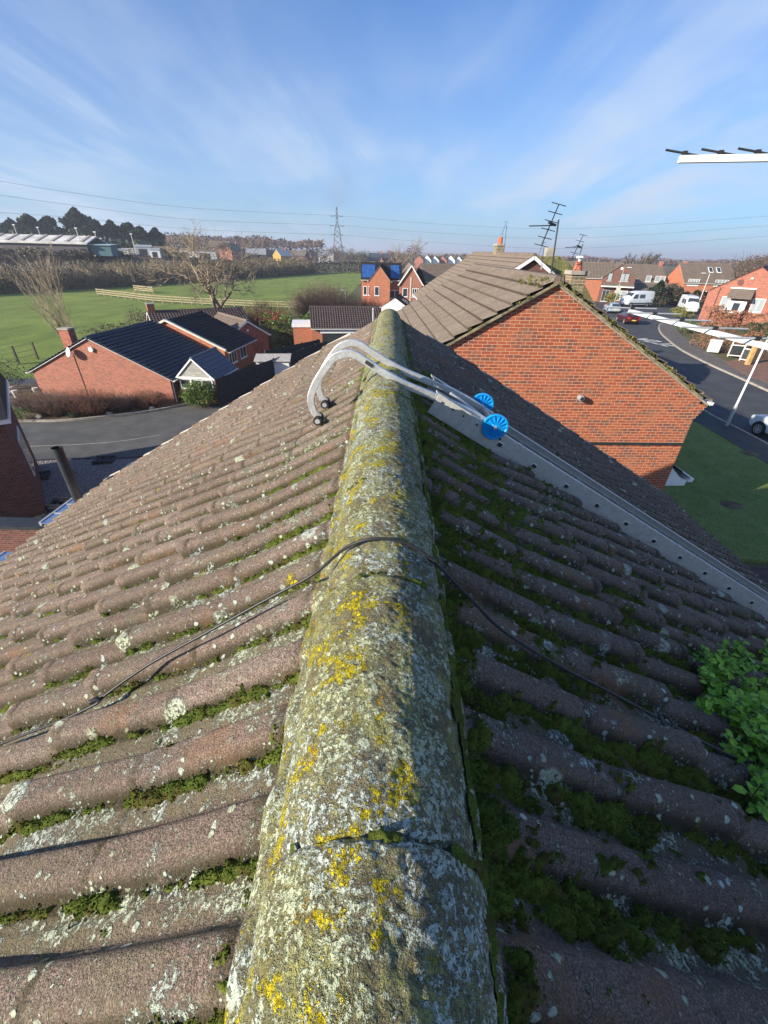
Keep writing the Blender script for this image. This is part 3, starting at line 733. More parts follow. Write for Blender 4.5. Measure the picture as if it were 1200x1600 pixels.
# leafy plant -------------------------------------------------------
def leaf_mass(name, mat, label, cat, pts, size, parent=None, seed=1, group=None, flat=.35, cup=True):
    """pts (n,3) leaf positions -> small folded leaves"""
    rg = np.random.default_rng(seed); n = len(pts)
    a = rg.uniform(0, 2*np.pi, n); el = rg.normal(.25, flat, n)
    d = np.stack([np.cos(a)*np.cos(el), np.sin(a)*np.cos(el), np.sin(el)], 1)
    s_ = np.cross(d, np.tile([0, 0, 1.], (n, 1))); s_ /= np.linalg.norm(s_, axis=1)[:, None] + 1e-9
    up = np.cross(s_, d); roll = rg.normal(0, .45, n)[:, None]
    s2 = s_*np.cos(roll) + up*np.sin(roll); u2 = np.cross(s2, d)
    sz = (size*rg.uniform(.6, 1.25, n))[:, None]
    p = np.asarray(pts)
    V = np.stack([p, p + d*sz*.3 + s2*sz*.34 + u2*sz*.06, p + d*sz*.75 + s2*sz*.32 + u2*sz*.05, p + d*sz*1.05 - u2*sz*.08, p + d*sz*.75 - s2*sz*.32 + u2*sz*.05, p + d*sz*.3 - s2*sz*.34 + u2*sz*.06], 1).reshape(-1, 3)
    b_ = np.arange(n)[:, None]*6
    Q = np.concatenate([b_ + np.array([[0, 1, 2, 3]]), b_ + np.array([[0, 3, 4, 5]])])
    o = link(name, np_mesh(V, Q, smooth=False), parent, mat)
    if label: tag(o, label, cat, group)
    return o
moss_fuzz('fuzzy green moss shoots on the shaded slope near the ridge', 1, 5, .1, 1.5, -.2, 1.8, 60000, 0)
moss_fuzz('fuzzy moss shoots in the sunlit channels near the ridge', -1, 6, .1, 1.2, -.2, 1.6, 24000, 0)
def plant_on_roof():
    t = thing('leafy_plant', 'bright green leafy plant spreading over the tiles at the right edge', 'plant', (0, 0, 0))
    rg = random.Random(4); pts = []; stems = MB()
    spots = []
    for px, py in [(1098, 1040), (1110, 1070), (1125, 1035), (1130, 1045), (1150, 1015), (1165, 1060), (1190, 1025), (1155, 1100), (1185, 1100), (1150, 1140), (1180, 1150), (1205, 1130), (1172, 1185), (1195, 1200), (1190, 1240), (1215, 1180), (1215, 1070), (1230, 1020), (1250, 1110), (1260, 1200), (1280, 1050), (1120, 1090), (1240, 1260), (1300, 1150)]:
        for _ in range(9):
            spots.append((px + rg.gauss(0, 13), max(1022 + rg.uniform(0, 14), py + 14 + rg.gauss(0, 15))))
    for px, py in spots:
        base = on_roof(px, py, .045); h = rg.uniform(.03, .10)
        lean = Vector((rg.uniform(-.35, .25), rg.uniform(-.3, .3), 1)).normalized()
        tip = base + lean*h
        stems.tube([base - Vector((0, 0, .05)), tip], [.002, .0012], 4, False)
        for wv in range(5):
            q = base + lean*h*(.3 + .7*wv/4)
            for _ in range(4): pts.append(q + Vector((rg.gauss(0, .006), rg.gauss(0, .006), rg.gauss(0, .004))))
    leaf_mass('foliage', M['leaf_bright'], None, None, pts[::2], .026, t, 3, flat=.35); leaf_mass('young_foliage', M['leaf_bright2'], None, None, pts[1::2], .017, t, 4, flat=.5)
    tag(stems.build('stem', M['leaf_mid'], t), kind='stuff')
plant_on_roof()

# TV aerials beside the roof -----------------------------------------
def boom_aerial(label, a, bnd, n, rod, mast, half, sag=0, bt=.017, first=.02, step=.095, dark=False, rodmat='galv', rdir=None):
    t = thing('tv_aerial', label, 'aerial', mast)
    MT = Matrix.Translation(-Vector(mast)); a, bnd = Vector(a), Vector(bnd)
    d = (bnd - a).normalized(); side = Vector(rdir).normalized() if rdir else d.cross(Vector((0, 0, 1))).normalized()
    b = MB(); b.bar(MT @ a, MT @ bnd, bt, bt); b.build('boom', M['white'] if not dark else M['galv'], t, bevel=.0015)
    for k in range(n):
        p = a + d*(first + step*k) + Vector((0, 0, bt*.5+.006))
        b = MB(); b.tube([MT @ (p - side*half), MT @ (p + side*half)], rod, 6); e = b.build('element', M[rodmat], t)
        b = MB(); b.box(-.007, .007, -.007, .007, -.008, .006, MT @ Matrix.Translation(p) @ d.to_track_quat('X', 'Z').to_matrix().to_4x4()); b.build('clamp', M['rubber'], e)
    b = MB(); m = Vector(mast)
    b.tube([MT @ m, MT @ Vector((m.x, m.y, bnd.z + .12))], .016, 10); b.build('mast', M['galv'], t)
    b = MB(); b.bar(MT @ bnd, MT @ Vector((m.x, m.y, bnd.z)), .02, .02); b.build('bracket', M['galv'], t)
def P3(px, py, fwd): r = ray(px, py); return Vector((0, 0, EYE)) + r*(fwd/FPX)
boom_aerial('white television aerial boom low on the right, pointing away above the street', P3(984, 486, 2.0), (1.105, .30, EYE-.215), 9, .0036, (1.105, .12, EYE-1.25), .115, bt=.016, first=.012, step=.205)
boom_aerial('television aerial boom high on the right against the blue sky, with dark rods', P3(1061, 249, 1.45), (2.5, 1.62, EYE+.30), 10, .0035, (2.62, 1.6, EYE-2.1), .065, bt=.020, first=.012, step=.112, rodmat='steel_dark', rdir=(1, -.12, -.14))

# flue and lean-to at the left eave ----------------------------------
fl = thing('flue_pipe', 'dark grey flue pipe standing up beyond the left gutter', 'flue', (-4.35, 5.1, 3.3))
b = MB(); b.tube([(0, 0, 0), (0, 0, 1.98)], .062, 24, False); b.tube([(0, 0, 1.98), (0, 0, 1.90)], .054, 24, False); b.build('pipe', M['steel_dark'], fl)
b = MB(); b.tube([(0, 0, 1.955), (0, 0, 1.985)], .066, 24, False); b.build('collar', M['steel_dark'], fl)
def lean_to(pts, label):
    z = EYE - 3.35; t = thing('lean_to_roof', label, 'lean-to', ((pts[0][0]+pts[2][0])/2, (pts[0][1]+pts[2][1])/2, ZL_)); c = t.location
    P = [(x-c.x, y-c.y) for x, y in pts]
    b = MB(); b.prism(P, 2, z-ZL_-.02, z-ZL_); b.build('roof_sheet', M['poly'], t)
    b = MB(); b.bar((*P[0], z-ZL_-.02), (*P[1], z-ZL_-.02), .03, .06)
    for f in (.33, .66): q0 = Vector((*P[0], 0)).lerp(Vector((*P[1], 0)), f); q1 = Vector((*P[3], 0)).lerp(Vector((*P[2], 0)), f); b.bar((q0.x, q0.y, z-ZL_+.004), (q1.x, q1.y, z-ZL_+.004), .02, .01)
    b.build('glazing_bar', M['galv'], t)
    b = MB(); b.prism([(x*.94, y*.94) for x, y in P], 2, 0, z-ZL_-.03); b.build('wall', M['brick_dark'], t)
ZL_ = -2.4
LT = [at_z(62, 817, EYE-3.35), at_z(120, 774, EYE-3.35), at_z(-70, 912, EYE-3.35), at_z(8, 862, EYE-3.35)]
lean_to([(LT[0].x, LT[0].y), (LT[1].x, LT[1].y), (-4.15, LT[1].y), (-4.15, LT[0].y)], 'blue translucent lean-to roof beside the dark flue pipe')
lean_to([(LT[2].x, LT[2].y), (LT[3].x, LT[3].y), (-4.15, LT[3].y), (-4.15, LT[2].y)], 'corner of a blue translucent lean-to roof at the lower left edge')

# ================================================================== land
def S1(a, b, x):
    t = min(1, max(0, (x-a)/(b-a))); return t*t*(3-2*t)
ZL, LS = -2.4, 1.316            # the ground left of and beyond the house lies 2.4 m lower than the street; LS: its depth below eye level over the street's
def hs(x, y): return (x+75)*-.9 + (y-127)*.44       # metres beyond the far hedge of the meadow
def land(x, y):
    s = hs(x, y)
    side = 1 - S1(-10, 52, x + .42*y)
    low = ZL + (6.6*S1(3, 32, s) + 2.6*S1(80, 290, s))*side
    xb = -3.2 + 25*S1(12, 45, y) + max(0, y-45)*.18
    w = S1(-1.6, 1.6, x-xb) if y < 14 else S1(-3.5, 3.5, x-xb)
    return low*(1-w) - 5.0*S1(520, 1900, math.hypot(x, y))
def patch(name, xs, ys, dz, mat, keep=None, kind='structure'):
    X, Y = np.meshgrid(xs, ys, indexing='ij'); Z = np.vectorize(land)(X, Y) + dz
    q = grid_quads(len(xs), len(ys))[:, ::-1]
    if keep is not None:
        xc = X.ravel()[q].mean(1); yc = Y.ravel()[q].mean(1); q = q[np.array([keep(a, b) for a, b in zip(xc, yc)])]
    V = np.stack([X, Y, Z], -1).reshape(-1, 3)
    used = np.unique(q); re = np.full(len(V), -1); re[used] = np.arange(len(used))
    return tag(link(name, np_mesh(V[used], re[q]), None, mat), kind=kind)
gx = np.concatenate([-np.geomspace(6000, 160, 22), np.arange(-150, 151, 3.), np.geomspace(160, 6000, 22)])
gy = np.concatenate([-np.geomspace(300, 20, 6), np.arange(-12, 261, 3.), np.geomspace(270, 7000, 26)])
patch('ground', gx, gy, 0, M['rough'])
patch('field', np.arange(-200, 40, 2.), np.arange(36, 320, 2.), .03, M['field'], lambda x, y: hs(x, y) < 4 and x < -31 + 14*S1(50, 60, y) + 8*S1(72, 92, y))
patch('field', np.arange(-108, -29, 2.), np.arange(32, 60, 2.), .034, M['field'], lambda x, y: y > 24 - .35*(x+26) and x < -30)
patch('ploughed_field', np.arange(-215, -50, 4.), np.arange(118, 345, 4.), .05, M['plough'], lambda x, y: hs(x, y) > 20 and x + .42*y < 16 and hs(x, y) < 84)
def sheet(name, pts, z, mat, kind='structure', th=0):
    b = MB()
    if th: b.prism([(p[0], p[1]) for p in pts], 2, z-th, z)
    else: b.add([(p[0], p[1], z) for p in pts], [tuple(range(len(pts)))])
    o = b.build(name, mat)
    if o.data.polygons and not th and o.data.polygons[0].normal.z < 0: o.data.flip_normals()
    return tag(o, kind=kind)
def ribbon(name, line, w0, w1, z, mat, th=0.0, kind='structure'):
    """strip between offsets w0,w1 to the right of a polyline"""
    L_ = [Vector((p[0], p[1], 0)) for p in line]; vs = []
    for i, p in enumerate(L_):
        d = (L_[min(i+1, len(L_)-1)] - L_[max(i-1, 0)]).normalized(); n = Vector((d.y, -d.x, 0))
        vs.append((p + n*w0, p + n*w1))
    b = MB()
    for (a, c), (e, f) in zip(vs[:-1], vs[1:]):
        V = [Vector((q.x, q.y, z)) for q in (a, c, f, e)]
        if th:
            lo = [Vector((q.x, q.y, z-th)) for q in (a, c, f, e)]
            b.add(V+lo, [(0,1,2,3),(0,4,5,1),(1,5,6,2),(2,6,7,3),(3,7,4,0)])
        else: b.add(V, [(0,1,2,3)])
    o = b.build(name, mat, fix=bool(th))
    if not th and o.data.polygons[0].normal.z < 0: o.data.flip_normals()
    return tag(o, kind=kind)
def smooth(px, n=5): return catmull([Vector(p) if len(p) == 3 else Vector((*p, 0)) for p in px], n)
g = lambda x, y, z=0: at_z(x, y, z)
# street on the right: far kerb line (pavement on its right) from far to near
kerbR = [g(1010, 492), g(1016, 500), g(1022, 507), g(1030, 519), g(1045, 534), g(1062, 547), g(1082, 558), g(1110, 572), g(1150, 590), g(1185, 606)] 
kerbR.append(kerbR[-1] + (kerbR[-1]-kerbR[-3])*2.2)
kerbR[0] = Vector((52, 70, 0)); kerbR[1] = Vector((41.5, 66.5, 0)); kerbR[2] = Vector((36, 61, 0))
kr = smooth(kerbR, 5)
# near kerb line
kl = smooth([Vector((30.5, 96, 0)), Vector((27.5, 75, 0)), Vector((23.8, 60, 0)), Vector((21.0, 46, 0)), Vector((19.6, 34, 0)), g(1095, 640), g(1118, 654), g(1165, 678), Vector((18.3, 12, 0)), Vector((18.8, -6, 0))], 6)
b = MB()
pl = [Vector((p.x, p.y, .012)) for p in kl]; pr = [Vector((p.x, p.y, .012)) for p in kr[::-1]]
def loft(a, b_, name, z, mat, n=60):
    def res(L_, n):
        ds = [0]
        for p, q in zip(L_[:-1], L_[1:]): ds.append(ds[-1] + (q-p).length)
        out = []
        for i in range(n):
            t = ds[-1]*i/(n-1); k = max(j for j in range(len(ds)) if ds[j] <= t + 1e-9); k = min(k, len(L_)-2)
            f = (t-ds[k])/max(1e-6, ds[k+1]-ds[k]); out.append(L_[k].lerp(L_[k+1], f))
        return out
    A, B = res(a, n), res(b_, n); m = MB()
    for i in range(n-1):
        m.add([(A[i].x, A[i].y, z), (B[i].x, B[i].y, z), (B[i+1].x, B[i+1].y, z), (A[i+1].x, A[i+1].y, z)], [(0,1,2,3)])
    o = m.build(name, mat, fix=False)
    if o.data.polygons[0].normal.z < 0: o.data.flip_normals()
    return tag(o, kind='structure')
loft(kl, kr, 'road', .012, M['asphalt'])
sheet('side_road', [(30, 62), (60, 62), (75, 74), (80, 92), (60, 92), (46, 88), (30, 92)], .008, M['asphalt'])
ribbon('kerb', kr, 0, -.14, .12, M['kerb'], .14)
ribbon('pavement', kr, -.14, -2.1, .115, M['pavement'], .13)
ribbon('kerb', kl, 0, .13, .12, M['kerb'], .14)
ribbon('pavement', kl, .13, 1.75, .115, M['asphalt'], .13)
# lawn, drive
tag(sheet('lawn', [(17.0, 24.6), (15.4, 24.6), (9.2, 20), (8.2, 11.6), (8.0, 10.3), (13.0, 9.6), (17.2, 14), (17.3, 18.5)], .10, M['lawn'], th=.1))
sheet('driveway', [(4, 10.2), (13.05, 9.4), (16.9, 13.2), (17, -6), (4, -6)], .05, M['block'], th=.05)
sheet('drive_strip', [(8.4, 25), (16.9, 25), (17.3, 30), (8.4, 30)], .03, M['asphalt'], th=.03)
o = sheet('driveway', [(28.6, 37.5), (27.3, 33), (27.2, 28), (29, 22), (46, 22), (46, 39), (31, 39)], .13, plain('rust block drive', (.20,.11,.075), .9, var=.25, scale=3, bump=.3), th=.1)
# SLOW on the carriageway
def letters(word, origin, dirx, diry, w, h, gap, z, mat):
    G_ = {'S': [(0,0,1,.16),(0,.42,1,.58),(0,.84,1,1),(0,.5,.22,1),(.78,0,1,.5)], 'L': [(0,0,.22,1),(0,0,1,.16)],
          'O': [(0,0,.22,1),(.78,0,1,1),(.1,0,.9,.16),(.1,.84,.9,1)], 'W': None}
    b = MB(); ox = 0
    for c in word:
        rects = G_[c]
        def pt(u, v): p = origin + dirx*(ox + u*w) + diry*(v*h); return (p.x, p.y, z)
        if rects:
            for i, (a, b0, c1, d) in enumerate(rects):
                b.add([pt(a, b0), pt(c1, b0), pt(c1, d), pt(a, d)], [(0,1,2,3)])
                b.v[-4:] = [(q[0], q[1], z + .0008*i) for q in b.v[-4:]]
        else:
            for i, (u0, u1) in enumerate(((0, .25), (.25, .5), (.5, .75), (.75, 1.))):
                v0, v1 = ((1, 0), (0, .8), (.8, 0), (0, 1))[i]
                b.add([pt(u0-.09, v0), pt(u0+.09, v0), pt(u1+.09, v1), pt(u1-.09, v1)], [(0,1,2,3)])
                b.v[-4:] = [(q[0], q[1], z + .0008*i) for q in b.v[-4:]]
        ox += w + gap
    o = b.build('road_marking', mat, fix=False)
    for p in o.data.polygons:
        pass
    return o
A_, B_ = g(1053, 541, .016), g(1001, 529, .016)
dx_ = (B_-A_); ww = dx_.length; dx_.normalize(); dy_ = Vector((dx_.y, -dx_.x, 0)); 
if dy_.y > 0: dy_ = -dy_
o = letters('SLOW', A_ + dy_*.9, dx_, -dy_, ww*.20, 1.8, ww*.066, .020, M['paint'])
tag(o, 'white SLOW lettering painted on the street', 'road marking')

# lane on the left
gl = lambda x, y, z=0: at_z(x, y, ZL + z)
kA = smooth([gl(-160, 668), gl(-60, 664), gl(30, 661), gl(100, 660), gl(180, 652), gl(235, 645), gl(300, 632), gl(350, 617), gl(400, 600), Vector((-5.9, 43.4, ZL)), Vector((1.3, 52.6, ZL))], 5)
kB = smooth([gl(-170, 745), gl(-60, 734), gl(30, 723), gl(100, 718), gl(200, 716), gl(290, 706), Vector((-9, 24.3, ZL)), Vector((-5.5, 29, ZL)), Vector((-1.6, 35.5, ZL)), Vector((2.6, 43.4, ZL)), Vector((6.6, 51.3, ZL))], 5)
loft(kA, kB, 'lane', ZL+.055, M['asphalt_old'])
ribbon('kerb', kA, 0, -.2, ZL+.16, M['kerb'], .16)
ribbon('kerb', kB, 0, .12, ZL+.10, M['steel_dark'], .12)
ln = smooth([gl(-50, 702), gl(60, 698), gl(130, 695), gl(190, 690), gl(250, 681)], 6)
ribbon('lane_edge_line', ln, 0, .08, ZL+.060, M['kerb'])
sheet('gravel_yard', [(-26, 5.3), (-4.4, 5.3), (-4.4, 22), (-9.5, 23.2), (-13.2, 20.9), (-19, 20.4), (-26, 20)], ZL+.05, M['gravel'], th=.06)
sheet('planting_bed', [(p.x, p.y+.14) for p in kA[2:42:3]] + [(-8.0, 43), (-11.8, 39.5), (-14.8, 31.9), (-25, 33), (-29, 34.2), (-34.2, 31.5)], ZL+.09, M['soil'], th=.1)
sheet('shade_strip', [V_[:2] for V_ in (tuple(gl(-70, 594)), tuple(gl(66, 592)), tuple(gl(60, 612)), tuple(gl(-70, 628)))], ZL+.07, M['asphalt'])  # dark sheet standing in for the shaded strip below the field

# ================================================================== plants
def tubes_mesh(segs, nside=3):
    """segs: list of (a, b, ra, rb)"""
    A = np.array([s[0] for s in segs], float); B = np.array([s[1] for s in segs], float)
    ra = np.array([s[2] for s in segs])[:, None]; rb = np.array([s[3] for s in segs])[:, None]
    d = B - A; d /= np.linalg.norm(d, axis=1)[:, None] + 1e-9
    ref = np.where(np.abs(d[:, 2:3]) < .9, [[0, 0, 1.]], [[1., 0, 0]])
    r = np.cross(d, ref); r /= np.linalg.norm(r, axis=1)[:, None] + 1e-9; u = np.cross(r, d)
    ring = []
    for P, rad in ((A, ra), (B, rb)):
        for k in range(nside):
            a = 2*np.pi*k/nside; ring.append(P + (r*math.cos(a) + u*math.sin(a))*rad)
    V = np.stack(ring, 1).reshape(-1, 3); n = len(segs); b_ = np.arange(n)[:, None]*(2*nside)
    Q = np.concatenate([b_ + np.array([[k, (k+1) % nside, nside+(k+1) % nside, nside+k]]) for k in range(nside)])
    return np_mesh(V, Q)
def grow(p, d, length, rad, lev, rg, out, bend=.18, nk=(3, 5), up=.12, ang=(.35, .8), decay=.68, wind=None, thin=.55):
    n = 4; pts = [np.array(p, float)]; d = np.array(d, float)
    for i in range(n):
        d = d + rg.normal(0, bend, 3)*.5 + np.array([0, 0, up*.3])
        if wind is not None: d = d + wind
        d /= np.linalg.norm(d); q = pts[-1] + d*length/n
        r0 = rad*(1 - (1-thin)*i/n); r1 = rad*(1 - (1-thin)*(i+1)/n)
        out[min(lev, 9)].append((pts[-1], q, r0, r1)); pts.append(q)
    if lev <= 0: return
    k = rg.integers(nk[0], nk[1]+1)
    for j in range(k):
        t = .35 + .65*(j+1)/k if lev > 1 else rg.uniform(.15, 1)
        i = min(n-1, int(t*n)); base = pts[i] + (pts[i+1]-pts[i])*(t*n-i) if i < n else pts[-1]
        ax = rg.normal(0, 1, 3); ax -= ax.dot(d)*d; ax /= np.linalg.norm(ax)+1e-9
        a = rg.uniform(*ang); nd = d*math.cos(a) + ax*math.sin(a)
        grow(base, nd, length*decay*rg.uniform(.75, 1.15), rad*thin*rg.uniform(.7, .95), lev-1, rg, out, bend, nk, up, ang, decay, wind, thin)
def bare_tree(name, label, cat, loc, h, rad, lev, seed, mat=None, lean=(0, 0, 1), group=None, trunk_frac=.3, **kw):
    t = thing(name, label, cat, loc, 0, group); rg = np.random.default_rng(seed); out = {i: [] for i in range(10)}
    grow((0, 0, 0), lean, h*trunk_frac, rad, lev, rg, out, **kw)
    tr = out[lev] + out.get(lev-1, []); cr = [s for i in range(lev-1) for s in out[i]]
    link('trunk', tubes_mesh(tr, 6), t, M['bark'] if mat is None else mat)
    if cr: link('crown', tubes_mesh(cr, 3), t, M['twig'] if mat is None else mat)
    return t
def twig_shrub(name, label, cat, loc, r, h, n, mat, seed, parent=None, group=None, thick=.006, fan=1.0):
    t = thing(name, label, cat, loc, 0, group); rg = np.random.default_rng(seed); segs = []
    for i in range(n):
        a = rg.uniform(0, 2*np.pi); rr = math.sqrt(rg.uniform(0, 1))*.55
        b0 = np.array([math.cos(a)*rr*r[0], math.sin(a)*rr*r[1], 0])
        d = np.array([math.cos(a)*rr*fan*1.1, math.sin(a)*rr*fan*1.1, 1.]) + rg.normal(0, .22, 3); d /= np.linalg.norm(d)
        L_ = h*rg.uniform(.55, 1.05)*(1-.35*rr); p = b0; k = 3
        for j in range(k):
            q = p + d*L_/k*np.array([r[0]/h*1.1 if fan > 1.3 else 1, 1, 1]); segs.append((p, q, thick*(1-.25*j), thick*(.75-.25*j)+.001))
            if j:
                for _ in range(2):
                    e = d + rg.normal(0, .55, 3); e /= np.linalg.norm(e); segs.append((q, q + e*L_*.22, thick*.5, thick*.25))
            d = d + rg.normal(0, .16, 3); d /= np.linalg.norm(d); p = q
    link('twigs', tubes_mesh(segs, 3), t, mat)
    return t
def blob_points(n, r, rg, lumps=14, shell=.75):
    """points through a lumpy crown (ellipsoid r) sitting on z=0"""
    c = rg.normal(0, 1, (lumps, 3)); c /= np.linalg.norm(c, axis=1)[:, None]; c[:, 2] = c[:, 2]*.95
    c = c*rg.uniform(.45, .8, (lumps, 1)); ls = rg.uniform(.28, .45, lumps)
    k = rg.integers(0, lumps, n); u = rg.normal(0, 1, (n, 3)); u /= np.linalg.norm(u, axis=1)[:, None]
    rad = rg.uniform(shell, 1.05, n)[:, None]
    P = c[k] + u*ls[k][:, None]*rad
    P = P*np.array(r); P[:, 2] = P[:, 2]*.5 + r[2]*.5; return P
def leafy_shrub(name, label, cat, loc, r, n, size, mat, seed, group=None, lumps=22, core=None):
    t = thing(name, label, cat, loc, 0, group); rg = np.random.default_rng(seed)
    P = blob_points(n, r, rg, lumps); P = P[P[:, 2] > -.02]
    leaf_mass('crown', mat, None, None, P, size, t, seed)
    b = MB()
    for i in range(5):
        a = i*1.3; b.tube([(0, 0, 0), (math.cos(a)*r[0]*.4, math.sin(a)*r[1]*.4, r[2]*.6)], [.02*max(1, r[2]), .008], 5)
    b.build('trunk', M['bark'], t)
    return t
def conifer(name, label, cat, loc, w, h, n, size, mat, seed, group=None):
    t = thing(name, label, cat, loc, 0, group); rg = np.random.default_rng(seed)
    z = rg.uniform(.02, 1, n)**.8; a = rg.uniform(0, 2*np.pi, n); ph = rg.uniform(0, 6); rr = w*(1 - z)**.62*(.5+.5*rg.uniform(0, 1, n)**.5)*(.85 + .25*np.sin(z*17 + ph) + .22*np.sin(a*3+z*7+ph) + .12*np.sin(a*9+z*31)); rr = rr*(1 + .18*np.sin(a*5 + z*9))
    P = np.stack([np.cos(a)*rr, np.sin(a)*rr, z*h], 1)
    leaf_mass('crown', mat, None, None, P, size, t, seed, flat=.6)
    b = MB(); b.tube([(0, 0, 0), (0, 0, h*.8)], [w*.08, .03], 6); b.build('trunk', M['bark'], t)
    return t
def hedge(name, label, line, w, h, n, size, mat, seed, base=0., group=None, cat='hedge', rough_=.12, twigs=0, twigmat=None):
    t = thing(name, label, cat, (line[0][0], line[0][1], base), 0, group); rg = np.random.default_rng(seed)
    L_ = [np.array([p[0]-line[0][0], p[1]-line[0][1], (p[2] if len(p) > 2 else 0)]) for p in line]
    ln_ = [np.linalg.norm(L_[i+1][:2]-L_[i][:2]) for i in range(len(L_)-1)]; tot = sum(ln_)
    i = rg.choice(len(ln_), n, p=np.array(ln_)/tot); f = rg.uniform(0, 1, n)
    A = np.array(L_); a = A[i]; b_ = A[i+1]; d = b_-a; nn = np.stack([-d[:, 1], d[:, 0], 0*f], 1); nn /= np.linalg.norm(nn, axis=1)[:, None]
    base_p = a + d*f[:, None]
    s = np.array([sum(ln_[:k]) for k in i]) + f*np.array(ln_)[i]
    hh = h*(1 + rough_*np.sin(s*1.9+seed) + rough_*.8*np.sin(s*4.7) + rough_*.9*np.sin(s*.63+2))
    face = rg.integers(0, 3, n)      # top, two sides
    off = np.where(face == 0, rg.uniform(-.5, .5, n), np.where(face == 1, -.5, .5) + rg.normal(0, .05, n))
    zz = np.where(face == 0, 1 - np.abs(rg.normal(0, .05, n)), rg.uniform(0, 1, n))
    ww_ = w*(1 + .18*np.sin(s*2.3+1) + .1*np.sin(s*6.1))*(1-.2*zz**3)
    P = base_p + nn*(off*ww_)[:, None]; P[:, 2] += zz*hh
    leaf_mass('foliage', mat, None, None, P, size, t, seed)
    if twigs:
        j = rg.integers(0, n, twigs); segs = []
        for q in j:
            p = base_p[q] + nn[q]*rg.uniform(-.45, .45)*w; e = np.array([rg.normal(0, .3), rg.normal(0, .3), 1.])*hh[q]*rg.uniform(.7, 1.15)
            segs.append((p, p+e, .02*h/2+size*.08, .005+size*.03))
        link('twigs', tubes_mesh(segs, 3), t, twigmat or M['twig_dark'])
    return t

# ================================================================== buildings
def roof_side(L_, S_, pitch, gauge=.34, roll=.15, rollh=.02, wedge=.022, res=None, over=0):
    """one slope in local coords: ridge along x from 0..L_, falls to -y; returns V,Q,UV"""
    rs = res or roll/6; xs = np.arange(0, L_+rs*.5, rs); kn = max(1, int(round(S_/gauge))); gg = S_/kn
    Vs, Qs, Us, off = [], [], [], 0; cp, sp = math.cos(pitch), math.sin(pitch)
    for k in range(kn):
        ts = np.array([0, .5, .97, 1, 1.]); l = (k + ts)*gg
        LL, XX = np.meshgrid(l, xs, indexing='ij')
        j = np.floor(XX/.3); jit = hash2(np.full_like(j, k), j, 3)
        ph = (XX/roll) % 1.
        n = rollh*np.clip(np.sin(ph*2*np.pi)*.9+.35, 0, 1) + wedge*ts[:, None] + (jit-.5)*.005
        n[-1] = n[-2] - wedge
        V = np.stack([XX, -LL*cp + n*sp*-1, -LL*sp + n*cp], -1)
        Vs.append(V.reshape(-1, 3)); Us.append(np.stack([XX/roll*.15, LL/gg*.3], -1).reshape(-1, 2)); Qs.append(grid_quads(len(l), len(xs), off)[:, ::-1]); off += V.shape[0]*V.shape[1]
    return np.concatenate(Vs), np.concatenate(Qs), np.concatenate(Us)
def window(parent, face, u, z, w, h, W_, L_, panes=2, frame=None, depth=.05, name='window', glass=None, sillc=None, cut=True):
    """face: 'S' (y=-W/2) 'N' 'E' (x=L) 'W' (x=0); u along the face from its left end seen from outside"""
    if face == 'S': o, d, n = Vector((0, -W_/2, 0)), Vector((1, 0, 0)), Vector((0, -1, 0))
    elif face == 'N': o, d, n = Vector((L_, W_/2, 0)), Vector((-1, 0, 0)), Vector((0, 1, 0))
    elif face == 'E': o, d, n = Vector((L_, -W_/2, 0)), Vector((0, 1, 0)), Vector((1, 0, 0))
    else: o, d, n = Vector((0, W_/2, 0)), Vector((0, -1, 0)), Vector((-1, 0, 0))
    up = Vector((0, 0, 1)); c = o + d*(u + w/2) + up*(z + h/2) + n*.004
    b = MB(); fw = .07
    def fbar(u0, u1, z0, z1, t0, t1):
        vs = [c + d*a + up*e + n*t for t in (t0, t1) for e in (z0, z1) for a in (u0, u1)]
        b.add(vs, [(0,1,3,2),(4,6,7,5),(0,4,5,1),(2,3,7,6),(0,2,6,4),(1,5,7,3)])
    fbar(-w/2, -w/2+fw, -h/2, h/2, 0, depth); fbar(w/2-fw, w/2, -h/2, h/2, 0, depth)
    fbar(-w/2+fw, w/2-fw, -h/2, -h/2+fw, 0, depth-.002); fbar(-w/2+fw, w/2-fw, h/2-fw, h/2, 0, depth-.002)
    for k in range(1, panes):
        x = -w/2 + w*k/panes; fbar(x-.035, x+.035, -h/2+fw, h/2-fw, 0, depth-.004)
    if name == 'door': fbar(-w/2+fw, w/2-fw, -h/2+fw, 0, 0, depth-.008)
    f = b.build(name, frame or M['white'], parent, fix=True)
    b = MB(); fbar(-w/2+fw*.7, w/2-fw*.7, -h/2+fw*.7, h/2-fw*.7, .002, .012); b.build('pane', glass or M['glass'], f)
    b = MB(); fbar(-w/2-.06, w/2+.06, -h/2-.06, -h/2-.004, -.002, depth+.05); b.build('sill', sillc or M['white'], f)
    return f
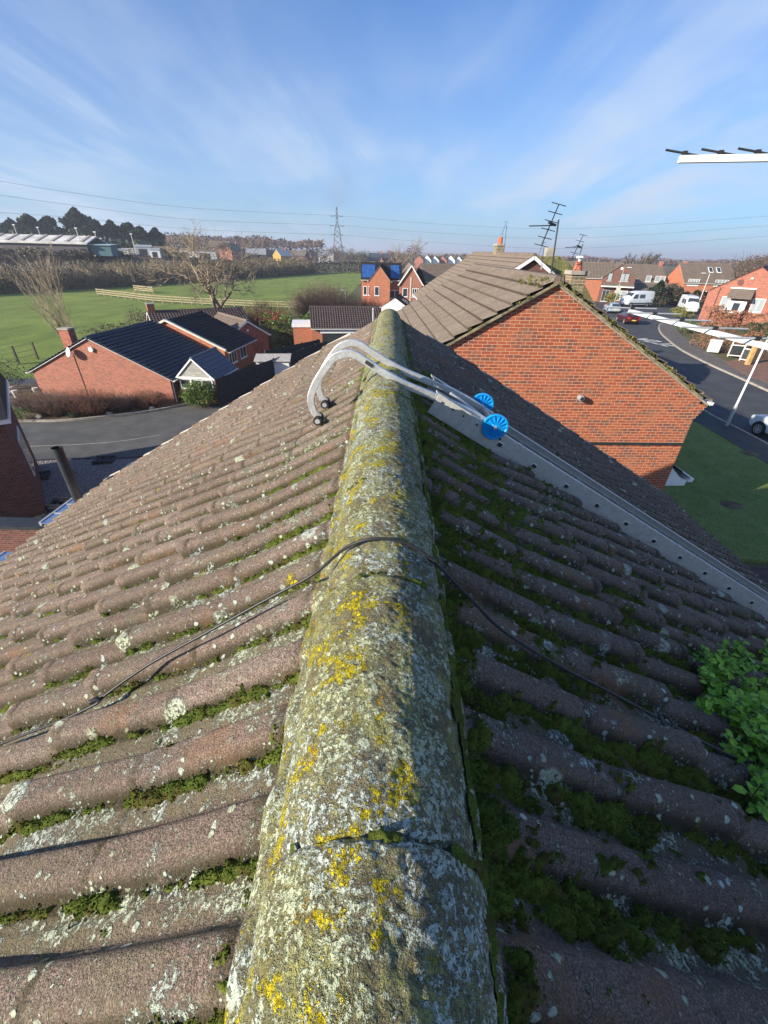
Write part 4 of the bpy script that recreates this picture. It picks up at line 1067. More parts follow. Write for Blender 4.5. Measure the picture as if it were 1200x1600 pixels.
def building(name, label, ridge_a, ridge_b, ridge_z, W_, pitch, base_z, wall, roof, cat='house', group=None, over=.18, overw=.30,
             wins=(), chimney=(), roll=.15, res=None, verge=None, gauge=.34, rollh=.02, barge=None, gutter=True, pipes=(), wedge=.022, sides=(1, -1), ridgemat=None, blind=False):
    """ridge_a -> ridge_b: world XY of the wall plane ends of the ridge; 'S' face looks to the right of a->b"""
    a, b_ = Vector((*ridge_a[:2], 0)), Vector((*ridge_b[:2], 0)); L_ = (b_-a).length; rz = math.atan2(b_.y-a.y, b_.x-a.x)
    t = thing(name, label, cat, (a.x, a.y, base_z), rz, group)
    H = ridge_z - base_z; half = W_/2; ez = H - half*math.tan(pitch)
    m = MB(); m.prism([(-half, -.3), (half, -.3), (half, ez-.06), (0, H-.06), (-half, ez-.06)], 0, 0, L_)
    m.build('wall', wall, t)
    S_ = (half + overw)/math.cos(pitch)
    V, Q, U = roof_side(L_ + 2*over, S_, pitch, gauge, roll, rollh, wedge, res)
    V = V + np.array([-over, 0, H + .03])
    for s in sides:
        v = V.copy(); q = Q
        if s < 0: v = v*np.array([1, -1, 1]); q = Q[:, ::-1]
        link('roof_slope', np_mesh(v, q, U, smooth=False), t, roof)
    # deck thickness
    for s in sides:
        m = MB(); c0, c1 = H-.03, H-.03 - (half+overw-.02)*math.tan(pitch)
        m.prism([(0, c0), (s*(half+overw-.02), c1), (s*(half+overw-.02), c1-.05), (0, c0-.05)] if s > 0 else [(0, c0-.003), (0, c0-.053), (s*(half+overw-.02), c1-.053), (s*(half+overw-.02), c1-.003)], 0, -over+.02, L_+over-.02)
        m.build('roof_deck', verge or M['kerb'], t)
    m = MB(); m.tube([(-over-.01, 0, H+.015), (L_+over+.01, 0, H+.015)], .11, 10); m.build('ridge_cap', ridgemat or roof, t)
    if barge:
        for x in (-over-.012, L_+over+.012):
            m = MB()
            for s in (-1, 1): m.bar((x, 0, H-.07), (x, s*(half+overw), H-.07-(half+overw)*math.tan(pitch)), .03, .15, up=(0, 0, 1))
            m.build('bargeboard', barge, t)
    if gutter:
        for s in (-1, 1):
            y = s*(half+overw+.05); z = ez - overw*math.tan(pitch) + .0
            m = MB(); m.prism([(y-.055, z+.02), (y-.04, z-.05), (y+.04, z-.05), (y+.055, z+.02)], 0, -over, L_+over); gt = m.build('gutter', M['white'], t)
    for fx, mat in pipes:      # downpipes: (x, side)
        s = mat; y = s*(half+.06); m = MB(); m.tube([(fx, y, 0), (fx, y, ez-.35), (fx, s*(half+overw), ez-overw*math.tan(pitch)-.05)], .04, 8); m.build('downpipe', M['white'], t)
    for wv in wins:
        window(t, wv[0], wv[1], wv[2], wv[3], wv[4], W_, L_, *(wv[5:6] or (2,)), **(wv[6] if len(wv) > 6 else {}))
    for cx, cy, cw, cd, ch, pots, cm in chimney:
        zt = H + ch; m = MB(); m.box(cx-cw/2, cx+cw/2, cy-cd/2, cy+cd/2, H-abs(cy)*math.tan(pitch)-cd-.4, zt-.10)
        ck = m.build('chimney', cm, t); m = MB(); m.box(cx-cw/2-.04, cx+cw/2+.04, cy-cd/2-.04, cy+cd/2+.04, zt-.10, zt); m.build('cap', M['kerb'], ck)
        for p in range(pots):
            px = cx + (p-(pots-1)/2)*.32; m = MB(); m.tube([(px, cy, zt), (px, cy, zt+.35)], [.12, .095], 12); m.build('pot', POT, ck)
    t['_L'] = L_; t['_ez'] = ez; t['_H'] = H
    del t['_L'], t['_ez'], t['_H']
    return t, L_, H, ez
POT = plain('terracotta pot', (.40, .12, .07), .8)

# ================================================================== neighbour whose gable fills the right
def V2(v): return (v.x, v.y)
hd = Vector((-.044, .999, 0)).normalized()
HA = Vector((3.66, 10.5, 0)); HB = HA + hd*8.5; HZ = EYE - .50
nb, nL, nH, nE = building('brick_house', 'orange brick gabled house next door with mossy verge and grey brown tiled roof', HA, HB, HZ, 8.7, R(30), 0, M['brick_orange'], M['roof_grey'],
    over=.06, overw=.22, roll=.15, res=.02, gauge=.36, rollh=.034, wedge=.055, verge=M['kerb'], wins=(('N', 1.5, 3.2, 1.4, 1.2, 2), ('N', 5, 3.2, 1.2, 1.2, 2), ('E', 2, .9, 1.5, 1.2, 2)))
nbM = Matrix.Translation(nb.location) @ Matrix.Rotation(nb.rotation_euler.z, 4, 'Z')
def nloc(p): return nbM.inverted() @ Vector(p)
# corbelled brick at the eave corner, downpipe strip, vent, mossy verge mortar
m = MB()
for k in range(5):
    z0 = nE - .55 + k*.075; m.box(0.003, .35, -4.35-.045*(k+1), -4.335, z0, z0+.075-.001)
m.build('corbel', M['brick_orange'], nb)
m = MB(); m.box(-.035, -.002, -4.35, .9, 2.98+.32, 3.05+.32); m.build('wall_trunking', M['steel_dark'], nb)
v = MB(); c = nloc(at_y(906, 621, 10.48)); v.tube([(c.x-.10, c.y, c.z), (c.x, c.y, c.z)], .075, 16); v.tube([(c.x-.13, c.y, c.z+.0), (c.x-.07, c.y, c.z)], .055, 16)
o = v.build('wall_vent', M['galv'], nb); v = MB(); v.tube([(c.x-.134, c.y, c.z), (c.x-.12, c.y, c.z)], .045, 14); v.build('vent_mouth', M['steel_dark'], o)
m = MB()
for s in (-1, 1):
    for k in range(30):
        l0, l1 = k*.165, (k+1)*.165; r_ = random.Random(k*3+s)
        y0, y1 = s*l0*CP, s*l1*CP; z0, z1 = nH-.035-l0*SP, nH-.035-l1*SP
        m.bar((-.075, y0, z0+.012-r_.uniform(0, .012)), (-.075, y1, z1+.012), .035+r_.uniform(0, .012), .035+r_.uniform(0, .02), up=(0, 0, 1))
m.build('verge_mortar', plain('mossed mortar', (.23,.20,.12), .95, var=.5, scale=7, bump=.8, bscale=40), nb)
# moss lumps along the near verge and ridge
def lumps(parent, pts, r, mat, name='moss'):
    rg = np.random.default_rng(9); P = []
    for p in pts:
        for _ in range(14): P.append(Vector(p) + Vector(rg.normal(0, r*.45, 3)))
    return leaf_mass(name, mat, None, None, P, r*.75, parent, 3, flat=.8)
mossleaf = plain('olive moss', (.15,.15,.035), .95, var=.45, scale=5)
pts = [(-.06 + random.Random(i).uniform(-.05, .12), s*l*CP, nH+.02-l*SP) for s in (-1, 1) for i, l in enumerate(np.arange(.05, 4.9, .05)) if random.Random(i*5+s).random() < (.55 if s < 0 else .12)]
pts += [(x, random.Random(int(x*99)).uniform(-.25, .45), nH+.08 - abs(random.Random(int(x*99)).uniform(-.1, .35))*.5) for x in np.arange(0, 1.5, .03)]
tag(lumps(None, [nbM @ Vector(p) for p in pts], .05, mossleaf), 'olive moss along the verge and ridge of the orange gable', 'moss', kind='stuff')
# canopy and gutter end over the neighbour's front
m = MB(); cc = nloc(at_y(1050, 758, 10.48)); cz = cc.z
m.prism([(-4.37, cz+.42), (-4.37, cz-.14), (-4.93, cz-.14), (-4.96, cz+.03), (-4.73, cz+.10)], 0, .02, 6.5); m.build('porch_soffit', M['white'], nb)
m = MB(); m.prism([(-4.98, cz+.10), (-4.96, cz+.0), (-5.08, cz+.0), (-5.11, cz+.10)], 0, -.02, 6.5); m.build('porch_gutter', M['white'], nb)
V_, Q_, U_ = roof_side(6.5, .75, R(34), .35)
link('porch_roof', np_mesh(V_ + np.array([0, -4.37, cz+.50]), Q_, U_), nb, M['roof_grey'])
# chimney stack with cowl on the right slope
def stack(parent, x, y, z0, z1, w, d, brickm, pots=1, cowl=False):
    m = MB(); m.box(x-w/2, x+w/2, y-d/2, y+d/2, z0, z1-.09); ck = m.build('chimney', brickm, parent)
    m = MB(); m.box(x-w/2-.04, x+w/2+.04, y-d/2-.04, y+d/2+.04, z1-.09, z1); m.build('cap', M['kerb'], ck)
    for p in range(pots):
        px = x + (p-(pots-1)/2)*.34; m = MB(); m.tube([(px, y, z1), (px, y, z1+.08), (px, y, z1+.20)], [.11, .095, .075], 14); po = m.build('pot', POT, ck)
        if cowl:
            m = MB(); m.tube([(px, y, z1+.20), (px, y, z1+.30)], .035, 10); m.tube([(px, y, z1+.27), (px, y, z1+.30), (px, y, z1+.32)], [.10, .10, .03], 14); m.build('cowl', M['white'], ck)
    return ck
ckp = nloc(at_y(898, 440, 12.5)); ckt = nloc(at_y(899, 414, 12.5))
stack(nb, ckp.x, ckp.y, ckp.z-1.0, ckt.z-.12, .38, .38, M['brick_stack'], 1, True)

# ---- television mast arrays on the ridge next door
def yagi_mast(label, base, top, rods, scale, group=None, side_arm=True, lean=0):
    t = thing('tv_aerial', label, 'aerial', base, 0, group); h = (Vector(top)-Vector(base)); tp = h
    b = MB(); b.tube([(0, 0, 0), tp], .018*scale, 8); b.build('mast', M['steel_dark'], t)
    up = tp.normalized()
    o = tp*.93
    bd = Vector((-.30, -.12, -.95)).normalized()      # boom seen nearly end on in height
    b = MB(); p0 = o + Vector((-.10, -.1, .35))*scale; p1 = o + Vector((-.24, .15, -.42))*scale
    b.bar(p0, p1, .018*scale); b.build('boom', M['steel_dark'], t)
    for k in range(rods):
        p = p0.lerp(p1, k/(rods-1)); b = MB(); b.tube([p + Vector((-.17, -.02, .03))*scale, p + Vector((.17, .02, -.03))*scale], .009*scale, 6); b.build('element', M['steel_dark'], t)
    if side_arm:
        b = MB(); q = o + Vector((-.05, 0, -.03))*scale; b.bar(q, q + Vector((-.62, -.1, -.03))*scale, .022*scale); b.bar(q, q + Vector((-.20, -.1, .05))*scale, .05*scale, .04*scale); b.build('arm', M['steel_dark'], t)
    b = MB(); b.box(-.03, .03, -.03, .03, -.08, .12); b.build('bracket', M['galv'], t)
    return t
yagi_mast('tall dark television aerial leaning above the ridge of the orange gable house', at_y(860, 434, 11.6), at_y(873, 343, 11.6), 6, 1.0)
yagi_mast('smaller distant television aerial right of the tall one', at_y(896, 432, 19), at_y(911, 381, 19), 5, 1.0)

# ---- house behind the neighbour (I)
IA = Vector((6.95, 24, 0)); IB = IA + Vector((-.044, .999, 0)).normalized()*13.8
t, L_, H, ez = building('brick_house', 'brown brick house with white bargeboards, behind the ridge next door', IA, IB, EYE - .09, 8.4, R(33), 0, M['brick_dark'], M['roof_brown'],
    over=.15, overw=.25, res=.03, barge=M['white'], chimney=((7.0, -.1, .8, .45, .55, 2, M['brick_stack']),))
yagi_mast('thin whip aerial beside the twin red chimney pots', at_y(786, 405, 30), at_y(792, 352, 30), 2, .8, side_arm=False)
yagi_mast('small dark aerial over the white bargeboards', at_y(846, 418, 23), at_y(850, 386, 23), 2, .7, side_arm=False)
# mossy hipped roof
hp = thing('hipped_house', 'house with a steep yellow green mossed hip roof and square stack behind the ridge', 'house', (at_y(874, 430, 24).x, 24+2.2, 0))
zt = EYE - .12; m = MB()
base_ = [(-2.4, -2.4), (2.4, -2.4), (2.4, 2.4), (-2.4, 2.4)]
vs = [(x, y, zt-2.1) for x, y in base_] + [(-.45, -.3, zt), (.45, -.3, zt), (.45, .4, zt), (-.45, .4, zt)]
vs = [];  n_ = 24
ringz = [(2.4, -2.1), (1.9, -1.35), (1.35, -.65), (.85, -.22), (.5, 0)]
for rr, zz in ringz:
    for k in range(n_):
        a = 2*math.pi*k/n_ + math.pi/4; c_, s_ = math.cos(a), math.sin(a); f = 1/max(abs(c_), abs(s_)); f = f**.75
        vs.append((rr*c_*f, rr*s_*f, zt+zz + .04*math.sin(k*2.3+zz*9)))
m.add(vs, [(i*n_+k, i*n_+(k+1) % n_, (i+1)*n_+(k+1) % n_, (i+1)*n_+k) for i in range(len(ringz)-1) for k in range(n_)] + [tuple(range((len(ringz)-1)*n_, len(ringz)*n_))])
m.build('roof', M['roof_moss'], hp)
m = MB(); m.box(-2.1, 2.1, -2.1, 2.1, 0, zt-1.9); m.build('wall', M['brick_stack'], hp)
m = MB(); m.box(-.22, .22, -.22, .22, zt-.2, zt+.40); m.build('chimney', M['kerb'], hp)

# ================================================================== bungalows on the left
dA = Vector((.106, .994, 0)).normalized(); rA = Vector((dA.y, -dA.x, 0)); ZB = ZL-.1
A0 = Vector((-20.93, 30.9, 0))
bA, *_ = building('bungalow', 'pink brick bungalow with blue black slate roof at the bend of the lane', A0, A0 + dA*7.5, 1.97, 10.7, R(25), ZB, M['brick_pink'], M['roof_slate'],
    over=.16, overw=.36, roll=.3, rollh=.03, gauge=.36, wedge=.07, res=.06, verge=M['galv'], pipes=((.14, -1), (.2, 1)), chimney=((1.2, 2.5, .62, .75, .35, 0, M['brick_red']),))
def dish(parent, p, r, n, up=.6):
    n = Vector(n).normalized(); q = n.to_track_quat('Z', 'Y').to_matrix(); b = MB(); K = 20; rings = []
    for t in (0.02, .35, .7, 1): rings.append([Vector(p) + q @ Vector((math.cos(2*math.pi*k/K)*r*t, math.sin(2*math.pi*k/K)*r*t*1.08, .35*r*t*t)) for k in range(K)])
    for t in (1., .02): rings.append([v - n*.012 for v in rings[3 if t == 1. else 0]])
    b.add([v for g_ in rings for v in g_], [(i*K+k, i*K+(k+1) % K, (i+1)*K+(k+1) % K, (i+1)*K+k) for i in range(5) for k in range(K)], True)
    b.tube([Vector(p), Vector(p) + n*r*.9 + Vector((0, 0, -r*.4))], .012, 6)
    b.tube([Vector(p), Vector(p) - n*.3 - Vector((0, 0, .1))], .03, 6)
    return b.build('satellite_dish', M['white'], parent)
MA = Matrix.Translation(bA.location) @ Matrix.Rotation(bA.rotation_euler.z, 4, 'Z')
pd = MA.inverted() @ at_y(108, 551, 30.7); dish(bA, (-.32, pd.y, pd.z), .30, (-1, .5, .35))
pd = MA.inverted() @ at_y(142, 546, 30.8); m = MB(); m.tube([(-.16, pd.y, pd.z), (0, pd.y, pd.z)], .17, 14); m.build('flue_terminal', M['white'], bA)
m = MB(); p1 = MA.inverted() @ at_y(112, 555, 30.9); p2 = MA.inverted() @ at_y(136, 620, 30.9); m.bar((-.02, p1.y, p1.z), (-.02, p2.y, p2.z), .03); m.build('wall_cable', M['steel_dark'], bA)
# conservatory on its right flank
c0, c1 = at_z(277, 588, -.5), at_z(334, 591, -.5); cm_ = (c0+c1)/2; wC = (c1-c0).length
cons, cL, cH, cE = building('conservatory', 'low conservatory with grey shingled gable and white glazing beside the slate roof', (cm_.x, cm_.y), V2(cm_ + dA*3.6), .80, wC, math.atan2(1.3, wC/2), ZB, M['brick_red'], M['roof_glassy'],
    cat='conservatory', over=.12, overw=.15, roll=.3, res=.06, rollh=.02, gauge=.35)
m = MB(); hw = wC/2
m.prism([(-hw, 2.0), (hw, 2.0), (0, cH-.08)], 0, -.05, -.005); m.build('gable_shingles', brick('grey shingle', (.36,.35,.32), (.46,.45,.42), (.40,.40,.38), (.22,.22,.2), .36, .16), cons)
m = MB()
for s in (-1, 1): m.bar((-.14, 0, cH-.02), (-.14, s*(hw+.15), cH-.02-(hw+.15)*1.3/hw), .03, .10)
m.bar((-.10, -hw, 1.96), (-.10, hw, 1.96), .10, .12); m.build('bargeboard', M['white'], cons)
for k in range(3):
    window(cons, 'W', .12 + k*(wC-.24)/3, 1.15, (wC-.24)/3, .72, wC, cL, 1)
for k in range(4): window(cons, 'S', .05 + k*.88, .9, .86, 1.0, wC, cL, 1)
# black roofed bungalow behind
B0 = Vector((-19.05, 38.8, 0))
bB, _l, bB_H, _e = building('bungalow', 'bungalow with plain black tiled roof and coped brick gable behind the slate roof', B0, B0 + dA*6.3, 2.0, 9.6, R(24), ZB, M['brick_bright'], M['roof_black'],
    over=.0, overw=.4, roll=.3, rollh=.024, wedge=.06, res=.08, verge=M['wood_old'], wins=(('S', .6, 1.0, 1.6, 1.1, 3), ('S', 3.0, 1.0, 1.4, 1.1, 2)))
m = MB()
for s in (-1, 1): m.bar((-.08, 0, bB_H+.10), (-.08, s*5.0, bB_H+.10-5.0*math.tan(R(24))), .26, .16, up=(0, 0, 1))
m.build('coping', M['offwhite'], bB)
C0, C1 = at_z(232, 487, 1.40), at_z(376, 481, 1.40)
bC, *_ = building('bungalow', 'long bungalow with dark pantiled roof and end chimney nearest the meadow', V2(C0), V2(C1), 1.40, 10.6, R(24), ZB, M['brick_red'], M['roof_pan'],
    over=.16, overw=.4, roll=.3, rollh=.04, wedge=.03, res=.06, barge=M['white'], chimney=((.3, .1, .7, .9, .8, 0, M['brick_red']),))
D0 = at_z(385, 501, 1.17); D1 = at_z(342, 489, 1.17)
bD, *_ = building('bungalow', 'small brown tiled wing with white bargeboards on a dark brick gable', V2(D0), V2(D1), 1.17, 4.3, R(32), ZB, M['brick_red'], M['roof_brown'], over=.15, overw=.25, barge=M['white'], res=.06, cat='house')
m = MB(); m.tube([(-.03, 0, 2.75), (0, 0, 2.75)], .12, 12); m.build('gable_light', M['white'], bD)
# pantiled garage
E0 = Vector((-8.36, 49.2, 0)); dE = Vector((.985, .17, 0)).normalized()
bE, *_ = building('garage', 'brick garage with dark pantiled roof and wide white fascia beyond the ridge', E0, E0 + dE*7.1, 2.27, 6.0, R(27), ZB, M['brick_bright'], M['roof_pan'], cat='garage',
    over=.14, overw=.3, roll=.26, rollh=.04, wedge=.03, res=.05, wins=(('W', 1.8, 1.2, 1.3, 1.4, 2),))
m = MB(); m.box(.8, 6.6, -3.14, -3.03, 2.65, 3.05); m.build('fascia', M['white'], bE)
m = MB(); m.box(1.0, 6.4, -3.05, -2.99, .1, 2.64); m.build('garage_door', M['steel_dark'], bE)
m = MB(); m.box(-2.0, -.02, -.8, 2.4, 0, 2.9); fo = m.build('side_porch', M['brick_bright'], bE); m = MB(); m.box(-2.1, -.01, -.9, 2.5, 2.9, 3.2); m.build('porch_fascia', M['white'], fo)
# building at the far left edge: shaded brick wall with corner
lw0 = at_z(74, 806, ZL); e = thing('brick_house', 'dark brick house wall cut off by the left edge above the gravel yard', 'house', (lw0.x, lw0.y, ZL), R(0))
d1 = Vector((-.62, .785, 0)); d2 = Vector((-.785, -.62, 0))
Mw = Matrix(((d1.x, d2.x, 0, 0), (d1.y, d2.y, 0, 0), (0, 0, 1, 0), (0, 0, 0, 1)))
m = MB(); m.box(0, 6, 0, 8, 0, 4.15, Mw); m.build('wall', M['brick_dark'], e)
m = MB(); m.box(-.25, 6.4, -.25, 8, 4.16, 4.34, Mw); m.build('fascia', M['white'], e)
m = MB(); m.prism([(-.3, 4.35), (6.5, 4.35), (3.1, 5.8)], 1, -.2, 8, Mw); m.build('roof', M['roof_black'], e)
m = MB(); m.box(1.9, 4.0, -.05, -.004, 1.1, 2.8, Mw); f = m.build('window', M['white'], e); m = MB(); m.box(2.0, 3.9, -.056, -.02, 1.2, 2.7, Mw); m.build('pane', M['glass'], f)
gw = thing('garden_wall', 'brick outbuilding wall with dark flat coping at the left edge', 'wall', (-12.5, 9.75, ZL))
m = MB(); m.box(-3.9, 3.05, -.13, .13, 0, 3.14); m.build('wall', M['brick_dark'], gw)
m = MB(); m.box(-3.9, 3.12, -.22, .26, 3.14, 3.24); m.build('coping', M['steel_dark'], gw)

# ---- fences, walls and small things by the lane
def board_fence(label, p0, p1, h, base=0., n=None, mat=None, group=None, cat='fence'):
    p0, p1 = Vector((p0[0], p0[1], base)), Vector((p1[0], p1[1], base)); L_ = (p1-p0).length
    t = thing('fence', label, cat, p0, math.atan2(p1.y-p0.y, p1.x-p0.x), group); mat = mat or M['fence_dark']
    m = MB(); k = int(L_/.13); rg = random.Random(int(L_*100))
    for i in range(k): m.box(i*L_/k+.004, (i+1)*L_/k-.004, -.012+(i % 2)*.006, .012+(i % 2)*.006, .03, h*(1+rg.uniform(-.008, .008)))
    m.build('board_panel', mat, t)
    for i in range(int(L_/2.4)+1):
        m = MB(); m.box(i*2.4-.05, i*2.4+.05, .02, .11, 0, h+.06); m.build('post', mat, t)
    return t
board_fence('tall dark stained boundary fence along the inner bend of the lane', at_z(337, 592, ZL+2.0), at_z(505, 534, ZL+2.0), 2.0, ZL)
board_fence('second dark fence behind the garden shed', at_z(415, 548, ZL+2.0), at_z(500, 530, ZL+2.0), 2.0, ZL)
sh = at_z(420, 562, ZL+1.95)
s_ = thing('shed', 'low garden shed with pale felt roof between the two dark fences', 'shed', (sh.x, sh.y+.8, ZL), R(8))
m = MB(); m.box(-1.2, 1.5, -.8, .8, 0, 1.8); m.build('wall', M['white'], s_); m = MB(); m.prism([(-.95, 1.81), (.95, 2.03), (.95, 2.09), (-.95, 1.87)], 0, -1.35, 1.65); m.build('roof', plain('pale felt', (.42,.40,.37), .9), s_)
def rail_fence(label, pts, h=1.2, gap=2.6, rails=3, mat=None, rw=.10):
    p0 = pts[0]; t = thing('rail_fence', label, 'fence', (p0.x, p0.y, land(p0.x, p0.y))); mat = mat or M['wood_old']; P = []
    for a, b_ in zip(pts[:-1], pts[1:]):
        L_ = (b_-a).length; n = max(1, int(L_/gap))
        for i in range(n): q = a.lerp(b_, i/n); P.append(Vector((q.x-p0.x, q.y-p0.y, land(q.x, q.y)-land(p0.x, p0.y))))
    q = pts[-1]; P.append(Vector((q.x-p0.x, q.y-p0.y, land(q.x, q.y)-land(p0.x, p0.y))))
    for r in range(rails):
        m = MB()
        for a, b_ in zip(P[:-1], P[1:]): m.bar(a + Vector((0, 0, h*(.35+.3*r))), b_ + Vector((0, 0, h*(.35+.3*r))), .06, rw)
        m.build('rail', mat, t)
    for i, a in enumerate(P[:90]):
        m = MB(); m.bar(a, a + Vector((0, 0, h+.12)), .15, .15, up=(1, 0, 0)); m.build('post', mat, t)
    return t
rail_fence('pale post and rail fence crossing the meadow behind the pantiled bungalow', [gl(153, 462), gl(185, 466), gl(240, 473), gl(300, 477), gl(400, 482), gl(470, 484)], 1.35, rw=.15, gap=2.1)
rail_fence('short post and rail return at the far end of the meadow fence', [gl(211, 456), gl(240, 459)], 1.4, gap=1.7, rw=.2)
rail_fence('thin dark wire fence posts at the lower left of the meadow', [gl(-20, 574), gl(30, 569), gl(60, 562)], 1.5, gap=2.8, rails=2, mat=M['twig_dark'], rw=.02)
rail_fence('white paddock rails on the rise at the edge of the ploughed field', [at_y(192, 396, 180), at_y(226, 399, 182), at_y(312, 410, 190)], 1.7, gap=2.6, rails=3, mat=M['offwhite'], rw=.25)

# ================================================================== two storey houses beyond
ga = Vector((3.05, 70, 0)); gb = Vector((2.9, 79, 0))
bG, *_ = building('brick_house', 'brick house with steep white edged gable facing the ridge, two upper windows', V2(ga), V2(gb), EYE-1.80, 3.3, R(54), -2.6, M['brick_pink'], M['roof_brown'],
    over=.2, overw=.2, res=.1, barge=M['white'], wins=(('W', .5, 4.3, .75, 1.15, 1), ('W', 1.9, 4.3, 1.0, 1.15, 3)))
gm = MB(); gm.box(-.06, 0, -.08, .08, 1.6, 6.9); gm.build('soil_pipe', M['offwhite'], bG)
bG2, *_ = building('brick_house', 'long brown tiled range joined to the right of the steep white edged gable', (4.6, 74.5), (14.5, 76.5), EYE-1.75, 7.0, R(30), -2.6, M['brick_dark'], M['roof_brown'], over=.1, overw=.3, res=.1)
bF, *_ = building('brick_house', 'orange brick house with steep dark gable left of the white edged one', (-1.5, 69.5), (-1.2, 78), EYE-1.95, 3.0, R(50), -2.6, M['brick_bright'], M['roof_black'], over=.1, overw=.2, res=.1,
    wins=(('W', .75, 4.4, .7, 1.2, 1),), chimney=((5, 0, .5, .5, .5, 1, M['brick_red']),))
bF2, *_ = building('brick_house', 'blue black roofed house with solar panels behind the orange gable', (-4.3, 73.5), (1.6, 73.7), EYE-1.75, 6.2, R(32), -2.6, M['brick_bright'], M['roof_black'], over=.1, overw=.25, res=.1,
    wins=(('S', .25, 4.35, .55, 1.2, 1), ('S', .95, 4.35, .55, 1.2, 1), ('S', 4.2, 4.0, 1.5, 1.1, 2)))
sp = plain('solar panel blue', (.03,.10,.30), .15, var=.3, scale=3, spec=.8)
tA = math.tan(R(32))
for x0, x1 in ((.05, 2.0), (4.3, 5.6)):
    m = MB(); m.add([(x0, -3.0, 8.46-3.0*tA+.10), (x1, -3.0, 8.46-3.0*tA+.10), (x1, -.6, 8.46-.6*tA+.16), (x0, -.6, 8.46-.6*tA+.16)], [(0,1,2,3)])
    o = m.build('solar_panel', sp, bF2)
    so = o.modifiers.new('s', 'SOLIDIFY'); so.thickness = .05
cn, *_ = building('conservatory', 'white conservatory with dark roof and roof lights in front of the steep gable', (.75, 63.2), (1.55, 68.2), EYE-5.45, 3.7, R(32), -2.6, M['white'], M['roof_black'], cat='conservatory', over=.05, overw=.15, res=.15,
    wins=[('W', .12+.58*k, 1.25+.85*j, .5, .75, 1) for k in range(6) for j in range(2)] + [('S', .5+.9*k, 1.25+.85*j, .8, .75, 1) for k in range(5) for j in range(2)])
for x0 in (1.4, 2.6):
    m = MB(); hc = EYE-5.45+2.6; m.bar((x0, -.7, hc-.7*math.tan(R(32))+.14), (x0, -1.6, hc-1.6*math.tan(R(32))+.14), .6, .06, up=(0, -.53, .848)); m.build('rooflight', M['glass_pale'], cn)
board_fence('dark garden fence in front of the orange brick house', (-5, 66), (1.5, 67), 1.8, base=ZL)
leafy_shrub('evergreen_shrub', 'dark rounded evergreen below the orange brick house', 'shrub', (-1.8, 64.2, ZL), (2.5, 1.6, 3.0), 1600, .22, M['leaf_dark'], 77)
leafy_shrub('evergreen_shrub', 'second dark evergreen right of the garden post', 'shrub', (.7, 59.5, ZL), (2.2, 1.5, 2.4), 1300, .2, M['leaf_mid'], 78)

# ---- right hand side of the street
K0, K1 = Vector((42.0, 90, 0)), Vector((46.5, 101, 0))
bK, *_ = building('brick_house', 'purple brown brick house with gable and porch canopy across the junction', V2(K0 + Vector((.2, -1, 0))), V2(K1), EYE-1.2, 5.4, R(38), -.1, M['brick_dark'], M['roof_brown'], over=.2, overw=.2, res=.12,
    wins=(('W', .7, 3.7, .8, 1.3, 1, dict(glass=M['glass_pale'], frame=M['steel_dark'])), ('W', 2.8, 3.7, 1.5, 1.3, 2, dict(glass=M['glass_pale'], frame=M['steel_dark'])), ('W', 2.6, .6, 2.2, 1.6, 2, dict(glass=M['glass_pale'])), ('W', .5, .3, 1.2, 1.9, 2, dict(frame=M['galv']))))
m = MB(); m.box(-1.1, -.03, -2.75, 2.75, 2.75, 2.95); m.build('canopy_fascia', M['white'], bK); m = MB(); m.prism([(-1.15, 2.96), (-.04, 2.96), (-.04, 3.35)], 1, -2.75, 2.75); m.build('canopy_roof', M['roof_grey'], bK)
m = MB(); m.tube([(-.03, 0, 5.75), (0, 0, 5.75)], .22, 14); m.build('gable_vent', M['white'], bK)
bK2, *_ = building('brick_house', 'brown tiled wing running back to the left of the purple brown gable', (31.0, 96.5), (42.6, 94.6), EYE-1.25, 7.5, R(32), -.1, M['brick_bright'], M['roof_brown'], over=.1, overw=.25, res=.12)
def terrace(name, label, r0, r1, z, w, wallm, wins, chim, extra={}):
    wins = [(*q, dict(glass=M['glass_pale'])) for q in wins]
    return building(name, label, r0, r1, z, w, R(36), -.1, wallm, M['roof_brown'], over=.15, overw=.25, res=.14, wins=wins, chimney=chim, **extra)[0]
terrace('brick_house', 'brick house with long brown roof left of the twin rooflights, white windows', (50.0, 106), (58.3, 105), EYE-1.55, 8.2, M['brick_bright'],
    [('S', 4.2, 3.2, 1.0, 1.1, 1), ('S', 6.0, 3.2, 2.0, 1.1, 2), ], ((7.9, 0, .6, .8, .7, 0, M['brick_red']),))
bM_ = terrace('brick_house', 'brick house with two rooflights and long white windows beyond the hedge', (58.6, 99.5), (68.0, 98.6), EYE-.98, 8.6, M['brick_bright'],
    [('S', .6, 3.0, 2.1, 1.15, 4), ('S', 5.6, 3.0, 2.5, 1.15, 4), ('E', 1.2, 2.9, 1.0, 1.3, 2), ('E', 4.2, 2.9, 1.1, 1.3, 2)], ((1.0, .2, .6, .8, .3, 0, M['brick_red']),))
tB = math.tan(R(36)); hM = EYE-.98+.1
for x0 in (5.4, 6.9):
    m = MB(); y0, y1 = -1.0, -2.2
    m.bar((x0, y0, hM+y0*tB+.14), (x0, y1, hM+y1*tB+.14), .8, .08, up=(0, -SP, CP)); f = m.build('rooflight', M['white'], bM_)
    m = MB(); m.bar((x0, y0-.1, hM+(y0-.1)*tB+.19), (x0, y1+.1, hM+(y1+.1)*tB+.19), .62, .03, up=(0, -SP, CP)); m.build('pane', M['glass'], f)
bg, *_ = building('garage', 'low garage with brown tiled roof behind the parked white van', (45, 92), (54.5, 91.5), 3.2, 5.4, R(22), 0, M['brick_dark'], M['roof_brown'], cat='garage', over=.1, overw=.2, res=.14)
